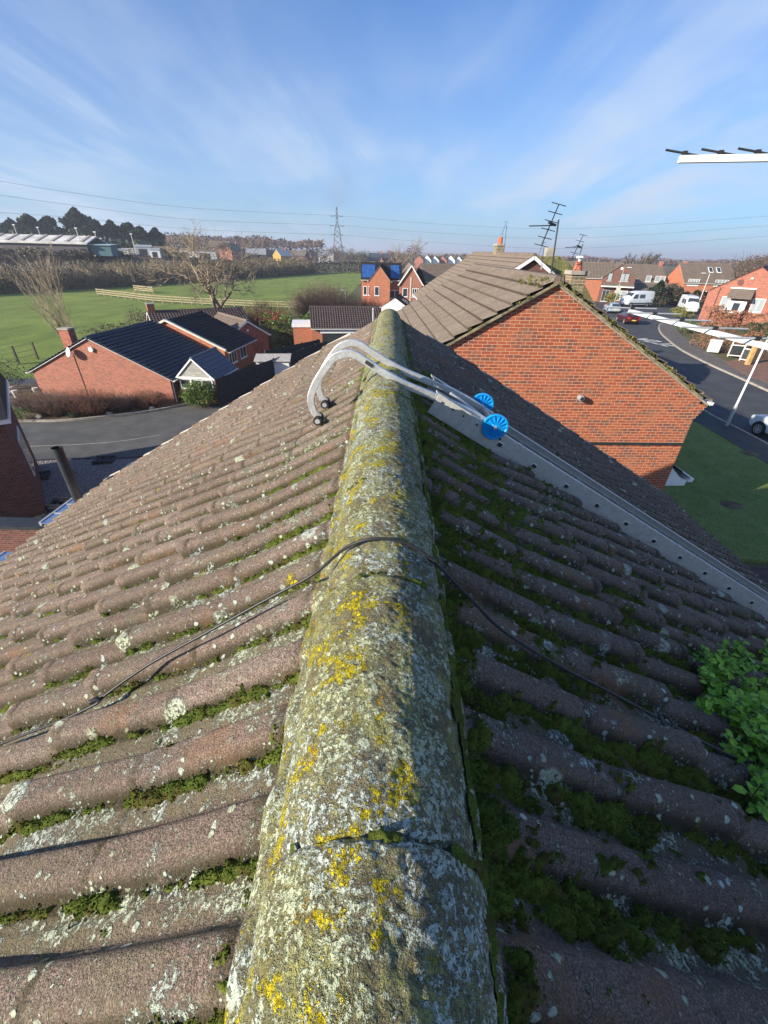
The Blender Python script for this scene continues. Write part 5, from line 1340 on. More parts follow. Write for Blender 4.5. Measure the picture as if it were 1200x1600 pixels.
# orange brick house on the right with porch
N0 = at_y(1192, 417, 62); N1 = N0 + Vector((5, 9, 0)); 
nd = Vector((.64, .768, 0)).normalized()
bN, nl, nh, ne = building('brick_house', 'orange brick house with tiled entrance porch and oval vent at the right edge', V2(N0), V2(N0 + nd*9), N0.z, 9.4, R(32), 0, M['brick_pink'], M['roof_pan'], over=.1, overw=.2, res=.15, verge=M['brick_pink'],
    wins=(('W', 1.8, 1.7, 1.1, 1.6, 1, dict(glass=M['glass_pale'])), ('W', 5.2, 1.7, 1.3, 1.6, 2, dict(glass=M['glass_pale']))))
MN = Matrix.Translation(bN.location) @ Matrix.Rotation(bN.rotation_euler.z, 4, 'Z')
m = MB(); m.prism([(-1.5, 3.35), (-.02, 4.3), (-.02, 4.2), (-1.5, 3.2)], 1, -.3, 2.3); m.build('porch_roof', M['roof_grey'], bN)
m = MB(); m.box(-.2, -.01, -.4, 2.4, 4.28, 4.42); m.build('porch_flashing', M['white'], bN)
m = MB(); m.box(-1.2, -.02, .0, 2.0, 1.5, 2.9); f = m.build('porch_bay', M['white'], bN); m = MB(); m.box(-1.22, -1.19, .6, 1.35, 1.7, 2.7); m.build('pane', M['glass'], f)
m = MB(); m.box(-1.1, -.02, .1, 1.9, 0, 1.49); m.build('porch_base', M['brick_red'], bN)
m = MB(); m.tube([(-.06, 1.6, 5.0), (0, 1.6, 5.0)], .36, 16); m.tube([(-.09, 1.6, 5.0), (-.06, 1.6, 5.0)], .24, 16); m.build('gable_vent', M['brick_dark'], bN)
m = MB(); m.tube([(-.07, 3.5, 0), (-.07, 3.5, 4.3)], .05, 8); m.build('downpipe', M['brick_dark'], bN)
m = MB(); m.box(-.2, -.01, .4, .7, 5.4, 5.6); m.build('security_light', M['offwhite'], bN)

# ================================================================== street furniture
def lamp_post(label, base, h, arm=(-.9, 0), group='street lamps', plate=False):
    t = thing('street_lamp', label, 'street lamp', base, 0, group)
    m = MB(); m.tube([(0, 0, 0), (0, 0, 1.15)], .085, 14); m.tube([(0, 0, 1.15), (0, 0, 1.2)], [.085, .055], 14); m.build('base', M['galv'], t)
    m = MB(); m.tube([(0, 0, 1.2), (0, 0, h)], [.052, .034], 12); m.build('post', M['white'] if not plate else M['galv'], t)
    ax, ay = arm; m = MB(); m.tube([(0, 0, h-.02), (ax*.3, ay*.3, h+.06), (ax*.6, ay*.6, h+.08)], .03, 8); m.build('arm', M['galv'], t)
    m = MB(); q = Matrix.Translation((ax*.8, ay*.8, h+.07)) @ Vector((ax, ay, 0)).to_track_quat('X', 'Z').to_matrix().to_4x4(); m.box(-.32, .32, -.10, .10, -.05, .05, q); m.build('lantern', M['white'], t, bevel=.03)
    if plate: m = MB(); m.box(-.35, .35, -.06, -.04, h*.42, h*.42+1.0); m.build('plate', M['offwhite'], t)
    return t
lamp_post('nearest street lamp, its grey base on the pavement by the lawn', g(1134, 668), 6.0, (.8, .3))
lamp_post('street lamp with angled head standing before the hedge of the corner house', g(1088, 484), 5.4, (-1.3, 0))
lamp_post('street lamp with square plate beside the junction and white van', g(957, 484), 6.0, (1.0, 0), plate=True)
for i, (px, py, h, lb) in enumerate([(213, 505, 2.6, 'short green topped post in the meadow left of the chimney')]):
    t = thing('marker_post', lb, 'post', gl(px, py)); m = MB(); m.tube([(0, 0, 0), (0, 0, 2.6)], .05, 6); m.build('post', M['leaf_green'], t)
    m = MB(); m.box(-.18, .18, -.05, .05, 2.5, 2.62); m.build('cap', M['leaf_green'], t)
pp = at_z(587, 487, 0); t = thing('garden_post', 'pale metal post rising behind the end of the ridge', 'post', (-1.25, 36.2, ZL)); m = MB(); m.tube([(0, 0, 0), (0, 0, 6.05)], .07, 8); m.build('post', M['galv'], t)
m = MB(); m.tube([(0, 0, 6.05), (0, 0, 6.12)], [.09, .06], 8); m.build('cap', M['galv'], t)
lamp_post('small street lamp between the pantiled garage and the russet bushes', (-6.2, 66, ZL), 5.0, (-.4, -.1))
# utility cabinet, framed notice boards, gate
cb_ = g(1112, 552); t = thing('utility_cabinet', 'white utility cabinet in front of the russet beech hedge', 'cabinet', (cb_.x, cb_.y, .12), R(-18))
m = MB(); m.box(-.45, .45, -.18, .18, 0, 1.0); m.build('body', M['white'], t, bevel=.03); m = MB(); m.prism([(-.22, 1.0), (.22, 1.0), (0, 1.09)], 0, -.48, .48); m.build('lid', M['white'], t)
def frame_board(label, px, py, rz, w=1.0, h=1.35):
    p = g(px, py); t = thing('notice_frame', label, 'notice frame', (p.x, p.y, .12), rz)
    m = MB()
    for x in (-w/2, w/2): m.tube([(x, 0, 0), (x, 0, h)], .05, 8)
    for z in (.12, h*.72, h-.05): m.tube([(-w/2, 0, z), (w/2, 0, z)], .045, 8)
    m.build('frame', M['white'], t); m = MB(); m.box(-w/2+.05, w/2-.05, -.02, .02, .15, h*.70); m.build('panel', M['steel_dark'], t)
frame_board('white tubular frame with dark panel between the cabinet and the timber fence', 1146, 560, R(-25))
frame_board('white tubular frame half hidden behind the orange timber post', 1163, 567, R(-60), .9)
fp = [g(1166, 572), g(1208, 560), g(1260, 556)]
def timber_fence():
    t = thing('timber_fence', 'new orange timber fence with thick end post beside the drive', 'fence', (fp[0].x, fp[0].y, .1))
    m = MB(); m.box(-.14, .14, -.14, .14, 0, 2.0); m.build('post', M['wood'], t)
    o = Vector((0, 0, 0)); e = Vector((fp[2].x-fp[0].x, fp[2].y-fp[0].y, 0)); n = 14
    for k in range(n):
        m = MB(); m.bar(e*(k/n) + Vector((.0, 0, 1.0)), e*((k+.94)/n) + Vector((0, 0, 1.0)), .03, 1.7); m.build('board', M['wood'], t)
    for z in (.45, 1.5): m = MB(); m.bar(Vector((0, -.04, z)), e + Vector((0, -.04, z)), .05, .09); m.build('rail', M['wood'], t)
timber_fence()

# ================================================================== vehicles
glassv = M['glass']
def wheel_mesh(r, w, sp=10):
    m = MB(); K = 28
    rings = [[(math.cos(2*math.pi*k/K)*rr, y, math.sin(2*math.pi*k/K)*rr) for k in range(K)] for rr, y in ((r*.66, -w/2), (r*.93, -w/2), (r, -w*.38), (r, w*.38), (r*.93, w/2), (r*.66, w/2))]
    m.add([v for q in rings for v in q], [(i*K+k, i*K+(k+1) % K, (i+1)*K+(k+1) % K, (i+1)*K+k) for i in range(5) for k in range(K)], True)
    rim = MB(); rim.tube([(0, -w*.34, 0), (0, w*.3, 0)], r*.16, 12)
    for k in range(sp):
        a = 2*math.pi*k/sp; rim.bar((math.cos(a)*r*.1, -w*.40, math.sin(a)*r*.1), (math.cos(a)*r*.64, -w*.46, math.sin(a)*r*.64), r*.10, .03, up=(0, 1, 0))
    rr = [[(math.cos(2*math.pi*k/K)*q, y, math.sin(2*math.pi*k/K)*q) for k in range(K)] for q, y in ((r*.60, -w*.46), (r*.68, -w*.5), (r*.68, -w*.3))]
    rim.add([v for q in rr for v in q], [(i*K+k, i*K+(k+1) % K, (i+1)*K+(k+1) % K, (i+1)*K+k) for i in range(2) for k in range(K)], True)
    disc = MB(); disc.tube([(0, -w*.2, 0), (0, w*.4, 0)], r*.66, 20)
    return m, rim, disc
def vehicle(name, label, cat, loc, rz, st, paint, wheels, wr, group=None, lights=True, van=False, glassq=(), rear=False, plate=True):
    """st: stations x, half width, z bottom, z shoulder, roof half width, z roof"""
    t = thing(name, label, cat, loc, rz, group); m = MB(); n = 14; rings = []
    for x, hw, zb, zs, rw, zr in st:
        half = [(hw*.93, zb), (hw, zb+.10), (hw*1.0, zb + (zs-zb)*.55), (hw*.985, zs-.03), (hw*.95, zs), (rw*1.02, zr-.05) if zr > zs+.06 else (hw*.9, zs+.01), (rw*.9, zr)]
        rings.append([(x, -y, z) for y, z in half] + [(x, y, z) for y, z in half[::-1]])
    vs = [v for r in rings for v in r]
    m.add(vs, [(i*n+k, i*n+(k+1) % n, (i+1)*n+(k+1) % n, (i+1)*n+k) for i in range(len(st)-1) for k in range(n)], True)
    m.add(rings[0], [tuple(range(n))]); m.add(rings[-1], [tuple(range(n))[::-1]])
    bd = m.build('body', paint, t)
    sm = bd.modifiers.new('sub', 'SUBSURF'); sm.levels = 1; sm.render_levels = 2
    hw = max(s[1] for s in st)
    for x in wheels:
        for s in (-1, 1):
            ty, rim, disc = wheel_mesh(wr, .21)
            for part in (ty, rim, disc):
                part.v = [(a + x, (b if s < 0 else -b) + s*(hw - .085), c + wr) for a, b, c in part.v]
            w = ty.build('wheel', M['rubber'], t); rim.build('rim', M['alu'], w); disc.build('brake_disc', M['steel_dark'], w)
            a = MB(); K = 16
            pts = [(x + math.cos(math.pi*k/K)*(wr+.055), s*(hw+.002), wr + math.sin(math.pi*k/K)*(wr+.055)) for k in range(K+1)]
            inner = [(x + math.cos(math.pi*k/K)*(wr+.055), s*(hw-.19), wr + math.sin(math.pi*k/K)*(wr+.055)) for k in range(K+1)]
            a.add(pts, [tuple(range(K+1))]); a.v = [(p[0], s*(hw+.001), p[2]) for p in a.v]
            a.build('wheel_arch', M['rubber'], t)
    for nm, poly, mt in glassq:
        q = MB(); q.add([Vector(p) for p in poly], [tuple(range(len(poly)))]); o = q.build(nm, mt, t); so = o.modifiers.new('s', 'SOLIDIFY'); so.thickness = .012; so.offset = 0
    return t
def carpaint(n, c, r=.22): t = NT(n); return t.fin(c, r, spec=.6, Coat_Weight=.7, Coat_Roughness=.06)
white_p = carpaint('white car paint', (.62, .68, .70)); dark_p = carpaint('dark red car paint', (.06, .008, .012)); vanp = carpaint('white van paint', (.70, .74, .78), .3); blue_p = carpaint('pale blue car paint', (.30, .40, .48))
lampg = NT('lamp glass').fin((.5, .5, .52), .1, spec=.8); redl = NT('red lamp glass').fin((.4, .01, .01), .15, spec=.8)
car_st = [(-2.1, .70, .42, .74, .60, .76), (-1.95, .86, .24, .88, .80, .90), (-1.3, .90, .20, .94, .74, .97), (-.75, .91, .20, .95, .70, 1.18), (-.1, .91, .20, .95, .62, 1.44), (.8, .91, .20, .96, .62, 1.46), (1.5, .90, .20, .97, .60, 1.33), (1.9, .88, .24, .95, .62, 1.05), (2.08, .74, .42, .86, .62, .90)]
def sides(s, y=.765): return [('side_window', [(-.55, s*.84, .99), (.95, s*.84, 1.0), (1.35, s*.78, 1.06), (.9, s*.70, 1.36), (-.05, s*.70, 1.36)], glassv)]
car_glass = sides(-1) + sides(1) + [('windscreen', [(-.98, -.66, 1.06), (-.98, .66, 1.06), (-.22, .55, 1.43), (-.22, -.55, 1.43)], glassv), ('rear_window', [(1.96, -.55, 1.05), (1.96, .55, 1.05), (1.60, .5, 1.33), (1.60, -.5, 1.33)], glassv),
    ('headlight', [(-2.0, -.80, .62), (-2.06, -.5, .62), (-2.04, -.5, .76), (-1.9, -.82, .80)], lampg), ('headlight', [(-2.0, .80, .62), (-2.06, .5, .62), (-2.04, .5, .76), (-1.9, .82, .80)], lampg),
    ('tail_light', [(2.08, -.80, .70), (2.10, -.52, .70), (2.08, -.52, .92), (1.99, -.84, .92)], redl), ('tail_light', [(2.08, .80, .70), (2.10, .52, .70), (2.08, .52, .92), (1.99, .84, .92)], redl), ('number_plate', [(2.115, -.26, .50), (2.115, .26, .50), (2.115, .26, .61), (2.115, -.26, .61)], plain('plate yellow', (.7, .55, .1), .5))]
cw = g(1180, 680)
sd = Vector((.02, -1, 0)).normalized()       # street direction here, towards the camera
ang = math.atan2(-1.0, .17)
hx = Vector((math.cos(ang), math.sin(ang), 0)); rt = Vector((-math.sin(ang), math.cos(ang), 0))
# local -x end faces away from the camera; front wheel sits at the measured spot
loc = Vector((cw.x, cw.y, 0)) + hx*1.32 + rt*.85
vehicle('parked_car', 'white car cut off by the right edge, parked against the near kerb', 'car', (loc.x, loc.y, .015), ang, car_st, white_p, (-1.30, 1.32), .335, glassq=car_glass)
c2 = g(973, 507); a2 = math.atan2(-1, -.1)
vehicle('parked_car', 'dark red car seen from behind at the near kerb beyond the mossy verge', 'car', (c2.x+1.2, c2.y+1.5, .02), a2, car_st, dark_p, (-1.30, 1.32), .33, group='parked cars', glassq=car_glass)
c3 = g(962, 492); 
vehicle('parked_car', 'blue grey car in front of the dark red one near the junction', 'car', (c3.x+.6, c3.y+3, .02), a2-.1, car_st, blue_p, (-1.30, 1.32), .33, group='parked cars', glassq=car_glass)
van_st = [(-2.75, .78, .5, .95, .7, .98), (-2.6, .96, .30, 1.15, .86, 1.20), (-2.1, .99, .28, 1.28, .86, 1.42), (-1.55, 1.0, .28, 1.35, .84, 2.05), (-1.1, 1.0, .28, 1.38, .84, 2.38), (0, 1.0, .28, 1.4, .85, 2.48), (2.6, 1.0, .28, 1.4, .85, 2.48), (2.85, .97, .32, 1.38, .84, 2.40)]
van_glass = [('windscreen', [(-2.03, -.78, 1.50), (-2.03, .78, 1.50), (-1.42, .70, 2.18), (-1.42, -.70, 2.18)], glassv)]
for s in (-1, 1):
    van_glass += [('side_window', [(-1.75, s*1.0, 1.35), (-.75, s*1.005, 1.35), (-.75, s*.935, 1.98), (-1.35, s*.935, 1.98)], glassv), ('side_window', [(-.35, s*1.005, 1.40), (.75, s*1.005, 1.40), (.75, s*.945, 1.95), (-.35, s*.945, 1.95)], glassv),
                  ('headlight', [(-2.72, s*.80, .95), (-2.80, s*.55, .90), (-2.74, s*.55, 1.10), (-2.62, s*.86, 1.15)], lampg), ('side_moulding', [(-2.2, s*1.012, .52), (2.7, s*1.012, .52), (2.7, s*1.012, .68), (-2.2, s*1.012, .68)], M['rubber'])]
v1 = g(984, 480); av = math.atan2(.30, .95)
lv = Vector((v1.x, v1.y, 0)) + Vector((math.cos(av), math.sin(av), 0))*1.8 + Vector((-math.sin(av), math.cos(av), 0))*.9
vehicle('parked_van', 'tall white panel van parked side on by the dark conifers', 'van', (lv.x, lv.y, .02), av, van_st, vanp, (-1.8, 1.75), .35, group='parked vans', glassq=van_glass)
v2 = g(1078, 492)
vehicle('parked_van', 'white van seen end on beside the dark hedge and the second street lamp', 'van', (v2.x+1.2, v2.y+3.0, .02), math.atan2(1, .35), van_st, vanp, (-1.8, 1.75), .35, group='parked vans', glassq=van_glass)

# ================================================================== planting, left
LB = M['twig_red']
sp_ = [(V2(gl(78, 655)), (1.0, .75), 1.3, 900, M['twig_purple'], 'grey purple bare shrub nearest the left house'), (V2(gl(132, 654)), (1.15, .7), 1.4, 1000, M['twig_red'], 'broad russet bare shrub under the satellite dish'), (V2(gl(180, 648)), (.85, .6), 1.0, 700, M['twig_purple'], 'dark bare shrub against the pink brick gable'),
       (V2(gl(222, 643)), (.85, .6), 1.0, 650, M['twig_red'], 'low rust brown bare shrub near the white downpipe'), (V2(gl(44, 648)), (.9, .7), 1.1, 600, M['twig_purple'], 'bare shrub at the far left corner of the bungalow')]
for i, (p, r, h, n, mt, lb) in enumerate(sp_): twig_shrub('bare_shrub', lb, 'shrub', (p[0], p[1]+.75, ZL+.06), (r[0]*LS, r[1]*LS), h*LS*.92, n, mt, 30+i, group='bare shrubs along the bungalow', thick=.010, fan=1.3)
bs = gl(311, 641)
leafy_shrub('round_bush', 'clipped round glossy green bush in front of the conservatory', 'bush', (bs.x, bs.y+.45, ZL+.05), (1.3, 1.05, 2.05), 6000, .10, M['leaf_green'], 5, lumps=60)
for px, py, s, lb in [(250, 630, .55, 'grey green low shrub beside the white downpipe')]:
    p = gl(px, py); leafy_shrub('low_shrub', lb, 'shrub', (p.x, p.y+.4, ZL+.05), (.95, .65, .85), 900, .08, M['leaf_scrub'], 6)
for px, py, s, lb in [(372, 612, .55, 'orange red winter shrub at the foot of the dark fence'), (398, 600, .45, 'small red winter shrub at the right of the pair by the fence'), (345, 622, .45, 'red brown winter shrub nearest the round green bush')]:
    p = gl(px, py); twig_shrub('winter_shrub', lb, 'shrub', (p.x, p.y+.3, ZL+.05), (s*1.3, s), s*2.2, 320, M['leaf_rust'], int(px), group='red winter shrubs by the fence', thick=.016, fan=1.5)
for px, py, lb, mt, s in [(45, 650, 'low green plant at the left end of the lane bed', M['leaf_green'], .5), (110, 658, 'low dark green edging plant below the russet shrub', M['leaf_mid'], .4), (132, 655, 'second low green edging plant in the lane bed', M['leaf_mid'], .4), (150, 652, 'third low green edging plant by the pale stone', M['leaf_green'], .35),
                          (50, 632, 'golden evergreen shrub at the corner of the bungalow', M['leaf_yellow'], .7), (25, 662, 'dark leafy shrub at the corner of the left house', M['leaf_green'], .8)]:
    p = gl(px, py); leafy_shrub('bed_plant', lb, 'plant', (p.x, p.y+.4, ZL+.05), (s*1.3, s*.9, s*1.15), int(900*s)+200, .075, mt, int(px)+3, group='low plants in the lane bed')
for k, (px, py) in enumerate([(168, 652), (58, 657), (235, 643)]):
    p = gl(px, py); t = thing('rock', ['pale rock at the edge of the lane bed', 'small pale rock at the left end of the bed', 'small pale rock near the white downpipe'][k], 'rock', (p.x, p.y+.3, ZL+.08)); m = MB(); rg_ = random.Random(k)
    rr = [[(math.cos(a)*q*(.2+.05*rg_.random()), math.sin(a)*q*.15, z) for a in np.linspace(0, 5.6, 9)] for q, z in ((1, 0), (1.05, .09), (.7, .18), (.1, .21))]
    m.add([v for q in rr for v in q], [(i*9+j, i*9+(j+1) % 9, (i+1)*9+(j+1) % 9, (i+1)*9+j) for i in range(3) for j in range(9)]); m.build('stone', M['kerb'], t)
# laurel hedge and shrubs behind the fence
hedge('laurel_hedge', 'glossy green laurel hedge behind the dark fences', [tuple(gl(418, 548))[:2], tuple(gl(500, 534))[:2]], 1.7, 3.0, 4200, .20, M['leaf_green'], 8, base=ZL)
twig_shrub('tall_grass', 'straw coloured tall grass clump beside the laurel hedge', 'plant', tuple(gl(402, 552)), (1.2, .9), 2.5, 300, M['leaf_yellow'], 12, thick=.02)
twig_shrub('rust_shrub', 'rust red bare bush mass at the meadow edge behind the garage', 'bush', (-16, 58, ZL), (3.6, 2.1), 3.9, 1500, M['twig_red'], 13, thick=.02, fan=1.2)
leafy_shrub('rust_bush', 'orange brown leafy bush left of the pantiled garage', 'bush', (-14.2, 54.6, ZL), (2.6, 1.8, 3.6), 1900, .16, M['leaf_rust'], 14)
twig_shrub('bare_thicket', 'grey green bare thicket beyond the pantiled garage', 'bush', (-9.2, 66, ZL), (4.4, 2.6), 5.6, 2200, M['twig_purple'], 15, thick=.022, fan=1.1)
twig_shrub('bare_thicket', 'brown thicket right of the grey green one, by the orange house', 'bush', (-4.9, 68, ZL), (2.6, 2.0), 3.8, 1300, M['twig_red'], 16, thick=.022, fan=1.1)
twig_shrub('straw_thicket', 'straw coloured thicket in front of the orange brown bush', 'bush', (-14.5, 50.7, ZL), (2.5, 1.6), 2.3, 900, M['twig'], 17, thick=.014)
board_fence('low dark fence at the bottom of the laurel garden', (-12.5, 51.5), (-8.9, 52), 1.8, ZL)
# trees
tr = gl(374, 481)
bare_tree('bare_tree', 'spreading bare tree standing behind the pantiled bungalow against the meadow', 'tree', (-21.6, 58, ZL), 16, .42, 6, 3, lean=(.06, 0, 1), trunk_frac=.25, ang=(.5, 1.05), decay=.79, nk=(3, 4), bend=.26, up=.06, thin=.68)
def birch_clump():
    p = gl(122, 548); t = thing('bare_birch', 'pale multi stemmed bare birch fanning out over the meadow behind the chimney', 'tree', tuple(p)); rg = np.random.default_rng(8); stems, tw = [], []
    for i in range(17):
        a = rg.uniform(-1.1, .16); d = np.array([math.sin(a)*.75, rg.normal(0, .18), 1.]); d /= np.linalg.norm(d); q = np.array([rg.normal(0, .25), rg.normal(0, .3), 0]); L_ = rg.uniform(6.2, 10.2)*(1-.25*abs(a)); r0 = rg.uniform(.035, .07)
        n = 9
        for k in range(n):
            e = q + d*L_/n; stems.append((q, e, r0*(1-k/(n+1)), r0*(1-(k+1)/(n+1))))
            if k > 1:
                for _ in range(rg.integers(2, 5)):
                    f = d + rg.normal(0, .34, 3); f /= np.linalg.norm(f); b0 = q + (e-q)*rg.uniform(0, 1); m_ = b0 + f*L_*.10*rg.uniform(.6, 1.3); f2 = f + rg.normal(0, .25, 3) + [0, 0, .3]; f2 /= np.linalg.norm(f2); z_ = m_ + f2*L_*.09
                    tw.append((b0, m_, .017, .012)); tw.append((m_, z_, .012, .007))
                    for _ in range(2): g3 = f2 + rg.normal(0, .5, 3); g3 /= np.linalg.norm(g3); tw.append((m_, m_ + g3*L_*.06, .010, .006))
            q = e; d = d + rg.normal(0, .05, 3) + [0, 0, .03]; d /= np.linalg.norm(d)
    link('trunk', tubes_mesh(stems, 5), t, M['twig']); link('crown', tubes_mesh(tw, 3), t, M['twig'])
birch_clump()
leafy_shrub('bare_bush', 'grey brown round bush on the meadow behind the slate roof', 'bush', (-27.4, 51.3, ZL), (3.4, 2.3, 4.0), 3200, .17, M['twig_purple'], 21)
leafy_shrub('scrub_bush', 'olive scrub bush right of the bare birches', 'bush', (-29, 47, ZL), (2.9, 2.1, 3.1), 2300, .16, M['leaf_scrub'], 22)
leafy_shrub('garden_tree', 'small dark evergreen with pale bins beneath at the left edge', 'tree', (-29.4, 32.4, ZL), (1.6, 1.3, 2.7), 1700, .1, M['leaf_mid'], 23)
for k in range(4):
    t = thing('garden_ornament', ['pale planter furthest left under the dark evergreen', 'pale planter second from the left', 'slim pale planter behind the others', 'pale planter nearest the bungalow wall'][k], 'planter', (-29.4+k*.95, 30.6+(k % 2)*.8, ZL)); m = MB(); m.tube([(0, 0, 0), (0, 0, .55), (0, 0, .6)], [.12, .19, .20], 10); m.build('pot', M['offwhite'], t)
# pallets and offcuts in the gravel yard
for k, (px, py, a) in enumerate([(62, 748, .5), (100, 790, 0), (88, 796, -.3), (165, 722, .2), (80, 806, .4)]):
    p = gl(px, py); t = thing('timber_stack', ['dark pallet leaning by the brick corner', 'flat offcut near the flue', 'pile of slabs below the brick corner', 'dark offcut in the middle of the gravel', 'plank against the outbuilding wall'][k], 'timber', (p.x, p.y, ZL+.06), a, 'odd timber in the gravel yard'); m = MB()
    for j in range(5): m.box(-.5+j*.2, -.36+j*.2, -.4, .4, .0+.04*(j % 2), .06+.04*(j % 2))
    m.box(-.5, .45, -.38, -.28, .10, .16); m.box(-.5, .45, .28, .38, .10, .16); m.build('board', M['fence_dark'] if k in (0, 2, 3) else M['wood_old'], t)

# ================================================================== hedges and trees, middle distance
hl = [(-112, 62), (-90, 97), (-76, 126), (-64, 151), (-51, 184), (-37, 221)]
hedge('scrub_hedge', 'tall brown winter scrub along the far edge of the meadow', [(x, y, land(x, y)) for x, y in hl], 8.0, 4.4, 42000, .42, M['leaf_scrub'], 31, twigs=9000, twigmat=M['twig'], rough_=.16)
hedge('scrub_hedge', 'bramble bank above the meadow scrub below the long barn', [(x, y, land(x, y)-1.2) for x, y in ((-132, 88), (-112, 118), (-97, 140), (-86, 160))], 9, 2.8, 9000, .6, M['leaf_scrub'], 32, rough_=.14)
hedge('dark_hedge', 'dark clipped field hedge with posts at the end of the meadow', [(-37, 221, ZL), (-19, 232, ZL), (5, 250, ZL)], 3, 4.4, 5000, .6, M['twig_dark'], 33, rough_=.07)
rgc = random.Random(5)
for i, (px, w, top, lb) in enumerate([(-45, 8, 352, 'dark conifer cut off by the left edge of the treeline'), (5, 8, 346, 'dark conifer first from the left behind the barn'), (35, 7, 350, 'low dark conifer second from the left behind the barn'), (62, 8, 343, 'broad dark conifer third from the left behind the barn'), (92, 8, 346, 'broad dark conifer left of the tallest one'),
        (136, 9, 333, 'tallest dark conifer above the end of the barn'), (162, 7, 352, 'dark conifer right of the tallest one'), (185, 7, 353, 'dark conifer beside the floodlight pole'), (210, 8, 356, 'dark conifer last but one on the right of the treeline'), (228, 6, 362, 'dark conifer at the right end of the treeline'), (250, 5, 364, 'single rounded dark conifer standing apart on the right')]):
    p = at_y(px, 400, 215 + (i % 3)*4); tp = at_y(px, top, p.y); gz = land(p.x, p.y)
    conifer('conifer', lb, 'tree', (p.x, p.y, gz), w*1.15, tp.z - gz + .8, 6500 if w > 6 else 3500, 1.35, M['leaf_dark'], 60+i, group='dark conifers behind the barn')
# long barn
ba = thing('barn', 'long low barn with white corrugated roof on the rise at the left', 'barn', (-132, 139, land(-100, 150)-.1), R(8))
m = MB(); m.box(0, 43, 0, 14, 0, 3.0); m.build('wall', plain('dark barn wall', (.10,.085,.09), .9), ba)
m = MB(); m.prism([(-.6, 2.8), (-.6, 3.15), (7, 5.0), (14.6, 3.15), (14.6, 2.8), (7, 4.7)], 0, -.4, 43.4); m.build('roof', plain('pale corrugated sheet', (.62,.60,.55), .6, var=.25, scale=.4), ba)
for k in range(11):
    m = MB(); m.bar((1.5+k*4, .3, 3.45), (1.5+k*4, 7, 5.08), .8, .2); m.build('roof_rib', plain('rib', (.34,.30,.25), .8) if k == 0 else bpy.data.materials['rib'], ba)
m = MB(); m.box(43.4, 49, 1, 6, 0, 2.7); lean = m.build('lean_to', plain('teal sheeting', (.06,.14,.16), .7), ba); m = MB(); m.prism([(.6, 2.72), (6.4, 2.95), (6.4, 3.1), (.6, 2.85)], 0, 43.3, 49.3); m.build('lean_to_roof', plain('pale teal roof', (.32,.45,.46), .6), ba)
for i, (px, top, Y, lb) in enumerate([(37, 352, 128, 'leaning floodlight pole first from the left'), (72, 356, 128, 'floodlight pole second from the left over the barn'), (130, 357, 112, 'tall floodlight pole at the end of the barn'), (157, 363, 118, 'floodlight pole right of the barn end'), (163, 373, 124, 'shorter pole close to the floodlight pole'), (212, 366, 124, 'floodlight pole at the right of the conifers')]):
    p = at_y(px, 392, Y*LS); gz = land(p.x, p.y); tp = at_y(px-4, top, Y*LS)
    t = thing('floodlight_pole', lb, 'pole', (p.x, p.y, gz), 0, 'floodlight poles by the barn'); m = MB(); m.tube([(0, 0, 0), (-.2, 0, tp.z-gz)], [.14, .09], 6); m.build('pole', M['offwhite'], t)
    m = MB(); m.box(-.6, .2, -.15, .15, tp.z-gz-.05, tp.z-gz+.2); m.build('lamp_head', M['galv'], t)
for i, (px, py, Y, w, h, mt, lb) in enumerate([(186, 396, 126, 5, 1.3, 'offwhite', 'row of cream jumps near the barn end'), (226, 393, 130, 4, 2.4, 'galv', 'pale box trailer under the conifers'), (243, 394, 130, 2.4, 2.2, 'white', 'white horse trailer right of the box trailer'), (258, 391, 135, 7, 2.3, 'steel_dark', 'dark open shed by the white trailers'), (285, 396, 140, 8, 2.2, 'white', 'white stable block on the rise'), (322, 398, 150, 6, 2.6, 'white', 'white shed near the tin roofed barn')]):
    w *= LS; h *= LS; p = at_y(px, py, Y*LS); gz = land(p.x, p.y); t = thing('shed', lb, 'shed', (p.x, p.y, gz), R(15), 'yard buildings on the rise'); m = MB(); m.box(-w/2, w/2, -1.2, 1.2, 0, h*.8); m.build('wall', M[mt], t)
    m = MB(); m.prism([(-1.35, h*.8), (1.35, h*.8), (0, h)], 0, -w/2-.1, w/2+.1); m.build('roof', M['roof_grey'] if i > 2 else M['galv'], t)
    m = MB(); m.box(-w*.3, w*.2, -1.25, -1.19, .1, h*.6); m.build('opening', M['steel_dark'], t)
def far_house(label, px, Y, w, L_, h, wallm, roofm, rz, base=None, group=None, name='farmhouse', cat='house', nwin=3, chim=True):
    Y *= LS; w *= LS*.75; L_ *= LS*.7; h *= LS*.85; p = at_y(px, 395, Y); gz = land(p.x, p.y)
    t = thing(name, label, cat, (p.x, p.y, gz), rz, group); m = MB(); e = h*.62
    m.prism([(-w/2, 0), (w/2, 0), (w/2, e), (0, h), (-w/2, e)], 0, 0, L_); m.build('wall', wallm, t)
    for s in (-1, 1):
        m = MB(); m.prism([(0, h+.1), (s*(w/2+.3), e-.1), (s*(w/2+.3), e+.1), (0, h+.3)], 0, -.2, L_+.2); m.build('roof_slope', roofm, t)
    for k in range(nwin):
        m = MB(); x = L_*(k+.5)/nwin; m.box(x-.5, x+.5, -w/2-.05, -w/2+.05, e*.62, e*.62+1.1); f = m.build('window', M['glass_pale'], t)
    if chim: m = MB(); m.box(L_*.85, L_*.85+.9, -.4, .4, h-.3, h+1.3); m.build('chimney', M['brick_red'], t)
    return t
far_house('orange lit gabled barn house with tin roof at the field edge', 432, 230, 8, 9, 7.5, plain('ochre render', (.45,.27,.06), .9), M['galv'], R(50))
